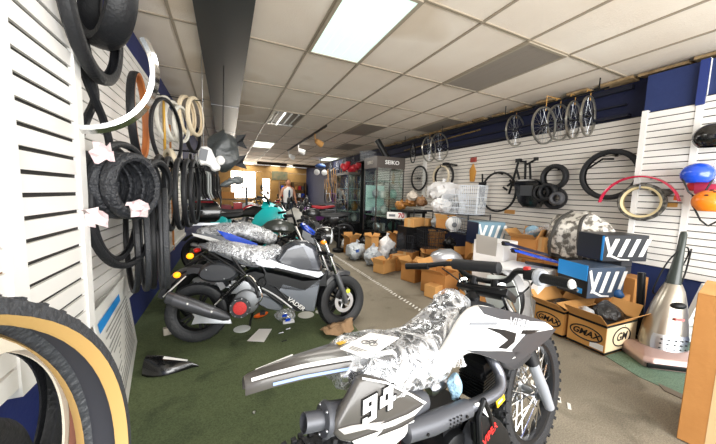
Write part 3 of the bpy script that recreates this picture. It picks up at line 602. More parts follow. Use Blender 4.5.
# side number panel
np_ = plate3('side_panel', [(362, 376), (385, 380), (412, 393), (427, 401), (420, 413), (411, 428), (399, 446), (345, 446), (331, 432), (352, 396)], -.150, .035, GUN, DB)
yn = -.1525
def dtext(s, cxy, hpx, y, mt, par, tilt=0, ext=.0015, bold=.0, shear=0, name='lettering', sx=1):
    x0, z0 = Q(cxy[0], cxy[1]+hpx/2, y); x1, z1 = Q(cxy[0], cxy[1]-hpx/2, y); hh = abs(z1-z0); cx, cz = Q(cxy[0], cxy[1], y)
    M = basis((cx, y, cz), (cos(tilt), 0, sin(tilt)), (-sin(tilt), 0, cos(tilt))); return text(name, s, hh/.70, M, mt, par, ext, bold, shear, sx=sx)
dg = MX.Translation((Q(378, 404, yn)[0], yn, Q(378, 404, yn)[1])) @ MX.Rotation(-.10, 4, 'Y')
def block_digits(name, g, y, mt, par):
    """racing style 9 and 4 as block strokes; g grows every stroke for the outline"""
    m = MB(); u = .0047
    def bar_(x0, z0, x1, z1): m.prism([dg @ V((x*u*1.22+z*u*.16, y, z*u*.86)) for x, z in ((x0-g, z0-g), (x1+g, z0-g), (x1+g, z1+g), (x0-g, z1+g))], (0, -.0012, 0))
    bar_(-9, 5, -1, 8); bar_(-9, -1, -6, 5.01); bar_(-4, -8, -1, 5.01); bar_(-6.01, -1, -3.99, 2); bar_(-9, -8, -3.99, -5); bar_(-9, -5.01, -6.5, -3.8)
    bar_(6, -8, 9, 8); bar_(1, -3.5, 11, -.5); bar_(1, -.51, 4, 4); bar_(3, 3.99, 6.01, 8)
    return obj(name, m, mt, par, smooth=False)
block_digits('number_outline', .7, 0, BLK, np_); block_digits('number', 0, -.0016, DECW, np_)
flat('white_flash', [(366, 428), (388, 422), (408, 414), (423, 405), (414, 415), (394, 425), (378, 430)], yn, DECW, np_); flat('white_flash', [(352, 441), (382, 430), (374, 438), (402, 427), (414, 420), (404, 436), (392, 446), (356, 446)], yn, DECW, np_)
flat('light_band', [(338, 429), (352, 425), (384, 421), (374, 427), (344, 434)], yn+.0004, mat('decal_grey', 'a9a5a2', .35), np_); flat('edge_line', [(362, 377), (386, 381.5), (412, 394), (426, 402), (424, 404), (411, 396), (386, 383.5), (362, 379)], yn, DECW, np_)
# muffler
mc, md = V((.025, -.10, .695)), V((.9, 0, -.20)).normalized()
mu = obj('muffler', MB().turn([(.026, -.02), (.041, -.016), (.045, -.008), (.042, .0), (.04, .02), (.043, .14), (.043, .30), (.03, .36)], mc, md, 26), PIPE, DB)
obj('tip', MB().lathe([(.024, -.07), (.024, 0), (.021, 0), (.021, -.07)], mc, md, 24), PIPE, mu)
obj('tip_bore', MB().cyl(mc-md*.02, mc-md*.018, .021, n=20), BLK, mu)
u, w, _ = frame_of(md)
for k in range(5): a = 2*pi*k/5+.3; obj('bolt', MB().ell(mc+(u*cos(a)+w*sin(a))*.035-md*.018, (.0045,)*3, n=8, k=5), STL, mu)
# header pipe with perforated heat shield
yp = -.145; pp_ = [(405, 432), (432, 423), (467, 408), (497, 392)]; PP = [V((Q(a, b_, yp)[0], yp, Q(a, b_, yp)[1])) for a, b_ in pp_]
hs = obj('heat_shield', MB().tube([PP[0], PP[1], PP[2]], [.030, .034, .030], 12), PIPE, DB)
m = MB(); axp = (PP[2]-PP[0]).normalized(); up_ = axp.cross(V((0, 1, 0))).normalized(); up_ = up_ if up_.z > 0 else -up_
for i in range(4):
    for j in range(3): p = PP[1].lerp(PP[2], .28+.1*i)+up_*(.012-.012*j)-V((0, .032, 0)); obj('vent_hole', MB().cyl(p, p+V((0, -.002, 0)), .0034, n=8), BLK, hs)
for t in (-.3, .75): p = PP[1].lerp(PP[2], t)-V((0, .032, 0)); obj('bolt', MB().cyl(p, p+V((0, -.004, 0)), .005, n=8), BLK, hs)
end = V((.90, -.10, .60)); hp = spline([PP[2]+(PP[1]-PP[2])*.1, PP[3], V((PP[3].x+.055, yp+.02, PP[3].z+.035)), V((PP[3].x+.05, -.10, PP[3].z+.085)), V((.80, -.05, .655))], 6)
obj('exhaust_pipe', MB().tube(hp, .021, 12), mat('pipe_dark', '6d6f76', .35, metal=.7), DB)
# engine: finned cylinder, crankcase, covers
cy0 = V((Q(482, 392, -.05)[0], -.03, Q(482, 392, -.05)[1])); cyd = V((.18, 0, .98)).normalized()
m = MB()
for i in range(9): c = cy0+cyd*(.012*i); m.box(c, (.115 if i < 8 else .09, .12, .0065), (0, -.18, 0))
m.box(cy0+cyd*.05, (.085, .09, .11), (0, -.18, 0)); m.box(cy0+cyd*.12, (.09, .1, .04), (0, -.18, 0))
en = obj('engine', m, BLKM, DB, smooth=False)
m = MB().turn([(.07, -.115), (.085, -.11), (.09, -.09), (.09, .09), (.085, .11), (.07, .115)], (.52, 0, .36), (0, 1, 0), 26); m.turn([(.05, -.125), (.06, -.12), (.065, -.1), (.065, .1), (.05, .12)], (.66, 0, .38), (0, 1, 0), 24); m.box((.58, 0, .40), (.2, .17, .14)); obj('crankcase', m, BLKM, en)
obj('side_cover', MB().turn([(.03, -.142), (.058, -.138), (.064, -.125), (.064, -.1)], (.62, 0, .40), (0, 1, 0), 24), DGRY, en)
lb = obj('warning_label', MB().box((cy0.x+.025, -.115, cy0.z-.012), (.055, .004, .03), (0, -.25, 0)), YEL, en); obj('label_text', MB().box((cy0.x+.02, -.1175, cy0.z-.012), (.03, .002, .008), (0, -.25, 0)), mat('label_white', 'fff6d0', .6), lb)
obj('carburettor', MB().turn([(.02, -.04), (.028, -.03), (.028, .03), (.02, .05)], (.50, -.04, .60), (1, 0, .1), 14), STL, en)
obj('blue_bag', MB().ell((.535, -.10, .605), (.03, .02, .04), n=16).jig(.022, 28, 4), mat('pale_blue_bag', '8fb0c4', .35, bump=(40, .8)), en)
# kick start lever and skid guard with red name
k0 = V((.60, -.165, .56)); m = MB().tube([(.595, -.15, .30), (.572, -.165, .42), (.568, -.168, .53), (.60, -.17, .575)], [.012, .012, .011, .009], 8); m.tube([(.60, -.17, .575), (.64, -.165, .50), (.67, -.155, .42)], [.008, .009, .01], 8)
obj('kick_lever', m, BLKM, DB)
gd = obj('engine_guard', MB().pill([Q(a, b_, -.16) for a, b_ in [(474, 414), (497, 416), (512, 436), (508, 452), (476, 452)]], -.15, .012, .006), BLK, DB)
dtext('VIPER', (490, 434), 7.5, -.166, mat('red_letters', 'e0312f', .4), gd, .42, .001, .0006, .1, 'name_lettering', 1.0)
flat('white_stroke', [(474, 404), (478, 402), (492, 414), (488, 417)], -.163, WHT, gd)
# tank, shrouds
tk = obj('fuel_tank', seat_loft([.62, .68, .74, .80, .86, .90], [.84, .86, .865, .86, .84, .80], [.08, .10, .11, .11, .09, .05], [.10, .14, .16, .16, .14, .08]), GUND, DB)
obj('filler_cap', MB().turn([(.03, 0), (.032, .018), (.026, .024), (.02, .03), (.012, .04)], (.79, 0, .858), (0, 0, 1), 18), BLK, tk)
shr = None
for s in (-1, 1):
    pts = [(466, 316), (480, 305), (500, 309), (526, 316), (545, 321), (557, 329), (550, 338), (533, 352), (505, 364), (486, 356), (466, 352), (446, 378), (428, 380), (450, 346)]
    P2 = [Q(a, b_, -.135) for a, b_ in pts]; x0 = .55
    P2 = P2 if s < 0 else P2[1:9]
    sh_ = obj('tank_shroud', MB().pill(P2, s*.118, .018, .010, smooth=2), DECW, DB)
    if s < 0: shr = sh_
yd = -.1372
flat('dark_top', [(478, 305.5), (500, 308.5), (526, 315.5), (548, 322), (524, 321), (500, 319), (484, 314)], yd, GUND, shr); flat('grey_stripe', [(470, 322), (498, 322), (496, 325), (469, 325)], yd, GRY, shr)
flat('black_flash', [(484, 327), (506, 330), (516, 333), (514, 342), (506, 349), (498, 348), (508, 340), (500, 334)], yd, BLK, shr); flat('black_flash', [(464, 350), (486, 351), (502, 351), (520, 352), (505, 363.5), (486, 356)], yd, GUND, shr)
flat('grey_flash', [(512, 350), (526, 334), (556, 328.5), (549, 338), (532, 352), (516, 358)], yd, GUND, shr); flat('black_flash', [(523, 330), (540, 330), (530, 334), (521, 334)], yd-.0005, BLK, shr)
flat('grey_stripe', [(455, 349), (480, 337), (486, 340), (462, 350)], yd, mat('pale_stripe', 'd2d2d0', .4), shr)
dtext('VIPER', (519, 323.5), 9, yd-.0025, mat('letter_grey', 'a4a6aa', .4), shr, -.30, .0008, .0006, .25, 'name_lettering', 1.25)
obj('radiator_guard', MB().pill([Q(a, b_, -.11) for a, b_ in [(500, 352), (528, 346), (540, 342), (530, 358), (514, 372), (500, 366)]], -.10, .02, .01), GUND, DB)
obj('side_stand', MB().tube([(.52, .10, .28), (.50, .17, .12), (.49, .205, .024)], [.012, .011, .013], 8), BLKM, DB)
obj('foot_peg', MB().box((.40, -.17, .31), (.05, .11, .02)), STL, DB)
# ================= THE GREY NAKED MOPED
GF = Frame(-.298, 2.706, -9.9, 8); G = GF.q
ROADT = mat('road_tyre', '232528', .5, bump=(60, .25)); TANKG = mat('tank_grey', '4a4d54', .22, metal=.35, coat=.6); TANKD = mat('tank_dark', '33353a', .28, metal=.3, coat=.5); SILV = mat('silver_panel', 'c9ccd2', .25, metal=.4, coat=.5); MUFG = mat('muffler_grey', '4b4c50', .4, metal=.4)
def P3(Fq, px, y): a = Fq(px[0], px[1], y); return V((a[0], y, a[1]))
def stext(Fq, s, cxy, hpx, y, mt, par, tilt=0, ext=.0015, bold=0, shear=0, name='lettering', sx=1):
    x0, z0 = Fq(cxy[0], cxy[1]+hpx/2, y); x1, z1 = Fq(cxy[0], cxy[1]-hpx/2, y); cx, cz = Fq(cxy[0], cxy[1], y)
    return text(name, s, abs(z1-z0)/.7, basis((cx, y, cz), (cos(tilt), 0, sin(tilt)), (-sin(tilt), 0, cos(tilt))), mt, par, ext, bold, shear, sx=sx)
MO = thing('moped', 'grey and silver naked moped with wrapped seat and fat tyres, right of the hanging tyres', 'motorcycle', M=GF.M)
SM = MX.Translation((1.15, 0, .5)) @ MX.Rotation(R(20), 4, 'Z') @ MX.Translation((-1.15, 0, -.5))
wr = sub('rear_wheel', MO); wheel(wr, (.06, 0, .252), .250, .12, ROADT, BLKM, BLKM, knobs=False, cast=5, rimr=.165)
wf_ = sub('front_wheel', MO); wheel(wf_, (1.335, 0, .258), .256, .12, ROADT, BLKM, BLKM, SM, knobs=False, cast=5, rimr=.165, disc=(.105, -.065, mat('disc_light', 'dcdde0', .3, metal=.6)))
m = MB()
for w_, c_ in ((.12, (.06, 0, .252)), (.12, (1.335, 0, .258))):
    mm = MB(); n = 44
    for k in range(n):
        M = MX.Translation(c_) @ MX.Rotation(2*pi*k/n, 4, 'Y')
        for s in (-1, 1): mm.box((0, s*w_*.27, .242+.005*(c_[0] > 1)), (.008, w_*.36, .01), (s*-.32, 0, s*.55), m=M)
    obj('tread_blocks', mm.xf(SM) if c_[0] > 1 else mm, ROADT, wf_ if c_[0] > 1 else wr)
# fork
a0, a1 = V((1.345, 0, .275)), V((1.085, 0, .90)); d = a1-a0
for s in (-1, 1):
    lg = obj('fork_leg', MB().tube([a0+V((0, s*.085, -.03)), a0+d*.08+V((0, s*.085, 0)), a0+d*.42+V((0, s*.085, 0))], [.022, .028, .027], 14).xf(SM), mat('fork_slider', '77797e', .35, metal=.6), MO)
    obj('inner_tube', MB().cyl(a0+d*.40+V((0, s*.085, 0)), a0+d*1.0+V((0, s*.085, 0)), .019, n=12).xf(SM), CHR, lg)
obj('front_reflector', MB().turn([(.02, -.006), (.022, 0), (.018, .006)], P3(G, (348, 291), -.13), (0, 1, 0), 14), mat('yellow_green_reflector', 'd8e23a', .2, coat=.5), MO)
m = MB()
for t in (.72, .97): m.box(a0+d*t, (.07, .22, .03), (0, .4, 0))
obj('triple_clamp', m.bev(.006).xf(SM), BLKM, MO)
rows = []
for i in range(11): a = R(10+i*13); rows.append([V((1.335+cos(a)*(.285+dz), y, .262+sin(a)*(.285+dz))) for y, dz in ((-.07, -.03), (-.06, 0), (-.02, .01), (.02, .01), (.06, 0), (.07, -.03))])
obj('front_fender', MB().sheet(rows[5:], .004).xf(SM), mat('fender_dark', '2e3034', .35), MO)
obj('brake_caliper', MB().box((1.26, -.085, .34), (.06, .03, .08), (0, .5, 0)).bev(.008).xf(SM), BLKM, MO)
# handlebar, headlight, mirror, signals
hb = sub('handlebar', MO)
obj('bar', MB().tube(spline([(.92, .36, 1.06), (.97, .22, 1.06), (1.04, .09, 1.0), (1.05, 0, .97), (1.04, -.09, 1.0), (.99, -.2, 1.02), (.95, -.34, 1.02)], 4), .012, 8), BLKM, hb)
for s in (-1, 1):
    obj('grip', MB().tube([(.965, s*.24, 1.06-.0*s), (.92, s*.37, 1.055)], .018, 10), BLK, hb); obj('brake_lever', MB().tube([(1.01, s*.2, 1.04), (1.02, s*.28, 1.02), (.99, s*.36, 1.01)], .006, 6), BLKM, hb)
    mi = obj('mirror', MB().ell((.95, s*.33, 1.19), (.02, .065, .04), (0, .2, 0)), BLK, hb); obj('mirror_stalk', MB().tube([(.98, s*.22, 1.06), (.96, s*.26, 1.13), (.95, s*.3, 1.17)], .006, 6), BLK, hb)
h = obj('headlight', MB().turn([(.03, -.11), (.06, -.09), (.085, -.03), (.09, .02), (.085, .035)], (1.17, 0, .90), (.95, 0, -.1), 22), BLKG, MO)
obj('lens', MB().ell((1.205, 0, .897), (.03, .08, .08)), mat('lamp_glass', 'dfe6ea', .1, metal=.3, coat=.6), h)
obj('front_signal', MB().ell((1.12, -.17, .84), (.03, .025, .02)), AMB, MO)
# tank: big faceted fuel cover
SBLK = mat('satin_black', '0b0c0e', .3, spec=.35)
def body(name, pts, w, mt, y0=0, inset=.03, sm=1, yf=None, par=MO): return obj(name, MB().pill([G(a, b_, -w) for a, b_ in pts], y0, w, inset, smooth=sm, yf=yf), mt, par)
tk = body('fuel_tank', [(274, 263), (283, 246), (294, 240), (307, 240), (317, 246), (323, 264), (323, 274), (310, 275), (294, 270)], .135, TANKG, inset=.05, sm=0)
body('tank_side', [(279, 263), (286, 250), (304, 246), (312, 262), (314, 271), (298, 270)], .143, TANKD, inset=.012, sm=0)
body('side_band', [(254, 263), (270, 258), (280, 262), (300, 268), (322, 271), (325, 275), (318, 279), (300, 276), (280, 270), (262, 268)], .134, SILV, inset=.012, sm=0)
obj('side_stripe', MB().prism([(x, -.1335, z) for x, z in (G(a, b_, -.1335) for a, b_ in [(275, 267), (300, 273), (316, 277), (314, 279), (298, 275), (275, 269.5)])], (0, -.002, 0)), BLK, MO, smooth=False)
rd = body('radiator_shroud', [(264, 270), (285, 274), (303, 279), (320, 278), (328, 270), (328, 287), (318, 288), (300, 293), (282, 291), (262, 286)], .125, SBLK, inset=.02, sm=0)
bl = body('belly_fairing', [(256, 278), (266, 281), (284, 290), (300, 292), (322, 280), (318, 302), (315, 313), (296, 313), (280, 304), (262, 292)], .120, SBLK, inset=.02, sm=0)
body('belly_side', [(283, 283), (305, 289), (321, 278), (318, 298), (315, 312), (306, 312), (292, 301), (278, 291)], .125, mat('belly_grey', '6f747c', .25, metal=.3, coat=.5), inset=.012, sm=0)
stext(G, 'VADER', (296, 304), 4.0, -.134, WHT, bl, -.66, .0012, .001, .15, 'name_lettering', 1.15)
# seat in crinkled wrap
sxs = [.12, .16, .26, .38, .50, .60, .68, .745]; stp = [.838, .855, .855, .835, .81, .80, .815, .80]; shw = [.05, .095, .115, .125, .125, .115, .095, .05]; sdp = [.03, .07, .10, .13, .16, .16, .12, .05]
st = obj('seat', seat_loft(sxs, stp, shw, sdp), mat('seat_grey', '505256', .5), MO)
obj('crinkled_wrap', seat_loft(sxs, [t+.008 for t in stp], [h_+.008 for h_ in shw], [d_+.025 for d_ in sdp], n=36).sub(1).jig(.010, 19, 6), FILMD, st)
body('tail_panel', [(197, 243), (215, 246), (240, 257), (262, 264), (258, 270), (236, 264), (212, 253), (198, 247)], .075, mat('tail_grey', '565a60', .3, coat=.4), inset=.012)
obj('tail_light', MB().ell((.045, 0, .78), (.03, .06, .025)), mat('tail_red', 'c8281e', .2, coat=.6), MO)
# rear fender with plate hanger and signals
m = MB(); m.tube(spline([P3(G, p, 0) for p in [(232, 262), (205, 258), (185, 268), (172, 285)]], 4), .014, 8); m.tube([P3(G, (172, 285), 0), P3(G, (165, 296), 0)], .012, 6)
hg = obj('plate_hanger', m, BLK, MO)
for px, yl, t in (((190, 256), -.13, 1), ((177, 275), -.16, 0)):
    p = P3(G, px, yl); sg = obj('rear_signal', MB().ell(p, (.027, .03, .024)), mat('signal_glow', 'ff9214', .3, emit=1.3), hg); obj('signal_stalk', MB().tube([p+V((.02, .01, 0)), p+V((.06, .12, .03))], .009, 6), BLK, hg)
obj('license_stay', MB().tube([P3(G, (163, 297), -.1), P3(G, (186, 276), -.1)], .006, 6), WHT, hg)
rows = []
for i in range(12):
    a = R(35+i*11); rr_ = .30+.03*sin(pi*i/11); rows.append([V((.05+cos(a)*(rr_+dz), y, .275+sin(a)*(rr_*1.12+dz))) for y, dz in ((-.095, -.05), (-.085, -.005), (-.03, .012), (.03, .012), (.085, -.005), (.095, -.05))])
obj('rear_mudguard', MB().sheet(rows, .005), mat('mudguard', '34363a', .35), MO)
ab = body('air_box', [(196, 272), (206, 262), (222, 261), (236, 266), (240, 276), (228, 283), (210, 284), (198, 280)], .12, mat('airbox_dark', '3a3c40', .32, coat=.3), y0=-.02, inset=.03)
for q_ in ((206, 270), (224, 279)): obj('bolt', MB().ell(P3(G, q_, -.142), (.008, .006, .008)), STL, ab)
obj('snorkel', MB().tube([P3(G, (240, 275), -.08), P3(G, (255, 282), -.06), P3(G, (266, 280), -.03)], .03, 10), BLK, MO)
# engine, muffler, swingarm
e = obj('engine', MB().turn([(.07, -.13), (.10, -.12), (.11, -.08), (.11, .10), (.08, .12)], (.46, 0, .33), (0, 1, 0), 26), mat('engine_grey', '7a7d80', .4, metal=.6), MO)
m = MB(); m.box((.62, 0, .40), (.26, .18, .16), (0, .25, 0)); m.box((.42, 0, .46), (.18, .16, .12)); obj('crankcase', m.bev(.015), mat('engine_silver', 'a8abae', .4, metal=.7), e)
cc = P3(G, (240, 308), -.165)
rc = obj('fan_cover', MB().turn([(.075, .03), (.085, .0), (.08, -.012), (.055, -.012)], cc, (0, 1, 0), 28), mat('cover_dark', '4a4b4d', .4, metal=.6), e)
f_ = MB().turn([(.055, -.012), (.05, -.02), (.02, -.022), (.018, -.026)], cc, (0, 1, 0), 26)
for k in range(12): a = 2*pi*k/12; f_.box(cc+V((cos(a)*.036, -.02, sin(a)*.036)), (.026, .008, .006), (0, -a, 0))
obj('red_fan_grille', f_, mat('grille_red', 'd03a38', .4), e)
rim_ = MB()
for k in range(9): a = 2*pi*k/9; rim_.ell(cc+V((cos(a)*.076, -.008, sin(a)*.076)), (.008, .006, .008), n=8, k=5)
obj('cover_bolts', rim_, STL, e)
obj('swingarm', MB().prism([(x, -.115, z) for x, z in (G(a, b_, -.115) for a, b_ in [(190, 309), (196, 305), (205, 310), (230, 319), (232, 324), (200, 323), (191, 325), (195, 317)])], (0, .02, 0)).bev(.003), ALU, MO)
mA, mB_ = P3(G, (166, 297), -.185), P3(G, (230, 318), -.15)
mu = MB(); rings = []
for t, hh, ww in [(0, .035, .028), (.02, .047, .04), (.35, .055, .046), (.7, .05, .042), (.92, .036, .034), (1.0, .02, .02)]:
    c = mA.lerp(mB_, t); u = V((.28, 0, .96)).normalized(); rings.append([c+u*(abs(sin(a))**.7*(1 if sin(a) > 0 else -1))*hh+V((0, 1, 0))*cos(a)*ww for a in (2*pi*k/20 for k in range(20))])
mf = obj('muffler', mu.rings(rings), MUFG, MO)
hs2 = MB(); rows = []
for t in (.12, .3, .5, .62, .72): c = mA.lerp(mB_, t); u = V((.28, 0, .96)).normalized(); rows.append([c+u*sin(a)*.058*(1-.25*t)+V((0, cos(a)*.051, 0)) for a in (R(120+14*k) for k in range(8))])
obj('heat_shield', hs2.sheet(rows, .003), mat('shield_grey', '5a5b60', .35, metal=.5), mf)
for t in (.35, .72): obj('bolt', MB().ell(mA.lerp(mB_, t)+V((.0, -.052, .018)), (.009, .006, .009)), WHT, mf)
# subframe rails and shocks, tubes seen along the side
m = MB()
for pts in ([(208, 252), (225, 262), (245, 276), (262, 290), (282, 304)], [(228, 250), (240, 268), (254, 284), (258, 298)], [(200, 254), (222, 268), (238, 272)], [(262, 266), (270, 280), (288, 300)]):
    m.tube(spline([P3(G, p, -.115) for p in pts], 4), .011, 8)
fr_ = obj('frame', m, BLKM, MO); m = MB()
for i in range(16): c = P3(G, (222, 298), -.125).lerp(P3(G, (243, 278), -.125), i/15); m.lathe([(.022, -.004), (.026, 0), (.022, .004), (.016, 0)], c, V((.6, 0, .8)), 10)
sk = obj('shock_absorber', m, BLKM, MO); obj('shock_rod', MB().cyl(P3(G, (214, 306), -.125), P3(G, (247, 274), -.125), .009, n=8), CHR, sk)
obj('pivot_cover', MB().turn([(.03, .02), (.038, .0), (.03, -.012), (.014, -.012), (.012, -.004)], P3(G, (262, 282), -.14), (0, 1, 0), 20), BLK, MO)
obj('fairing_edge', MB().tube(spline([P3(G, p, -.132) for p in [(262, 288), (276, 296), (292, 308)]], 4), .008, 6), SILV, MO)
st_ = MB(); st_.tube([(.5, .1, .2), (.47, .16, .1), (.46, .22, .032)], .012, 8); obj('side_stand', st_, BLKM, MO)
body('frame_cover', [(240, 273), (260, 268), (278, 283), (273, 298), (258, 294), (248, 286)], .10, SBLK, inset=.02)
body('lower_cover', [(250, 296), (268, 294), (284, 306), (282, 313), (262, 310)], .11, mat('cover_grey', '6a6f75', .35, metal=.3), inset=.02)
obj('clutch_hose', MB().tube(spline([P3(G, p, -.12) for p in [(236, 282), (250, 276), (262, 296), (254, 306)]], 5), .008, 6), CHR, MO)
obj('foot_peg', MB().box((.60, -.17, .25), (.04, .09, .02)), BLK, MO)
# things on the floor round it
def floorpt(px, z=0): p = at(px[0], px[1], 'Z', z); return p
def flatthing(name, label, cat, pts, mt, z=.0045, th=.002):
    P = [floorpt(p, z) for p in pts]; c = sum(P, V())/len(P)
    return tag(obj(name, MB().prism([p-c for p in P], (0, 0, th)), mt, smooth=False, loc=c), label, cat)
flatthing('instruction_sheet', 'white rectangular paper lying on green carpet below the moped engine', 'paper', [(259, 329), (272, 329), (264, 342), (247, 341)], PAPER)
def disc(name, label, px, rx, mt, cat='disc', z=.0045):
    c = floorpt(px, z); return tag(obj(name, MB().turn([(rx, 0), (rx, .004), (rx*.8, .007), (.01, .007)], (0, 0, 0), n=24), mt, loc=c), label, cat)
disc('paper_disc', 'pale round disc on the carpet left of the white paper', (242, 329), .075, mat('pale_disc', 'dfe4e2', .4))
disc('paper_disc', 'white round disc on the carpet under the moped belly', (306, 315), .085, mat('white_disc', 'eceae0', .4)); disc('paper_disc', 'small white scrap disc just behind the moped front wheel', (320, 312), .05, MATS['white_disc'])
c = floorpt((261, 318), .004); rf = tag(obj('reflector_oval', MB().ell((0, 0, .035), (.075, .02, .032), (.5, -.15, .1)), ORGP, loc=c+V((0, 0, .0))), 'orange oval plastic piece lying on the floor beside the clear bag of parts', 'reflector')
c = floorpt((285, 320), .004); pbag = thing('parts_bag', 'clear plastic bag of small parts on the floor under the moped', 'bag', c)
obj('bag', MB().ell((0, 0, .055), (.10, .085, .062), n=22, k=12).jig(.028, 14, 2), FILM, pbag)
obj('blue_label', MB().box((-.02, -.085, .085), (.05, .006, .03), (.4, .1, .2)), BLU, pbag); obj('blue_label', MB().box((.01, -.095, .04), (.05, .006, .03), (.3, -.1, .0)), BLU, pbag); obj('card', MB().box((.02, -.085, .016), (.11, .03, .02), (.2, 0, 0)), PAPER, pbag)
rnd = random.Random(9)
for i, (px, lab) in enumerate([((281, 333), 'small bright screw lying left of the fallen bolt below the moped'), ((288, 329), 'tiny bolt by the clear bag below the moped'), ((284, 341), 'black bolt on green carpet nearest the rear fender of the dirt bike')]):
    c = floorpt(px, .0085); tag(obj('loose_bolt', MB().cyl((-.02, 0, 0), (.015, .006, 0), .004, n=8).cyl((.015, .006, 0), (.021, .007, 0), .0075, n=6), STL if i < 2 else BLK, loc=c), lab, 'bolt')
# brown wrapping paper crumpled by the front wheel
g = []
for i in range(16):
    row = []
    for j in range(10):
        u, v = i/15, j/9-.5; w = .05+.10*sin(pi*u)**.6; p = V((u*.30, v*w*1.6, .018+.055*max(0, cos(v*3))*(0.35+u*1.2)))
        row.append(p)
    g.append(row)
c = floorpt((322, 336), .0)
br = tag(obj('wrapping_paper', MB().sheet(g, .002).jig(.03, 17, 3).jig(.014, 38, 5), mat('brown_paper', 'a08262', .85, bump=(22, .7)), loc=c+V((0, 0, .022)), rz=.0, sharp=20), 'crumpled brown paper lying against the moped front wheel', 'paper')
disc('paper_disc', 'small white speck of litter on the green carpet left of the dirt bike', (254, 413), .006, PAPER)
c = floorpt((168, 334), .004); bx = thing('foam_block', 'small cream foam block left of the moped rear wheel', 'block', c, .3); obj('block', MB().box((0, 0, .03), (.07, .05, .06)).bev(.004), mat('foam', 'd8cfc0', .8), bx); obj('strap', MB().box((0, 0, .03), (.072, .02, .062)), mat('strap_grey', 'a39a8e', .7), bx)
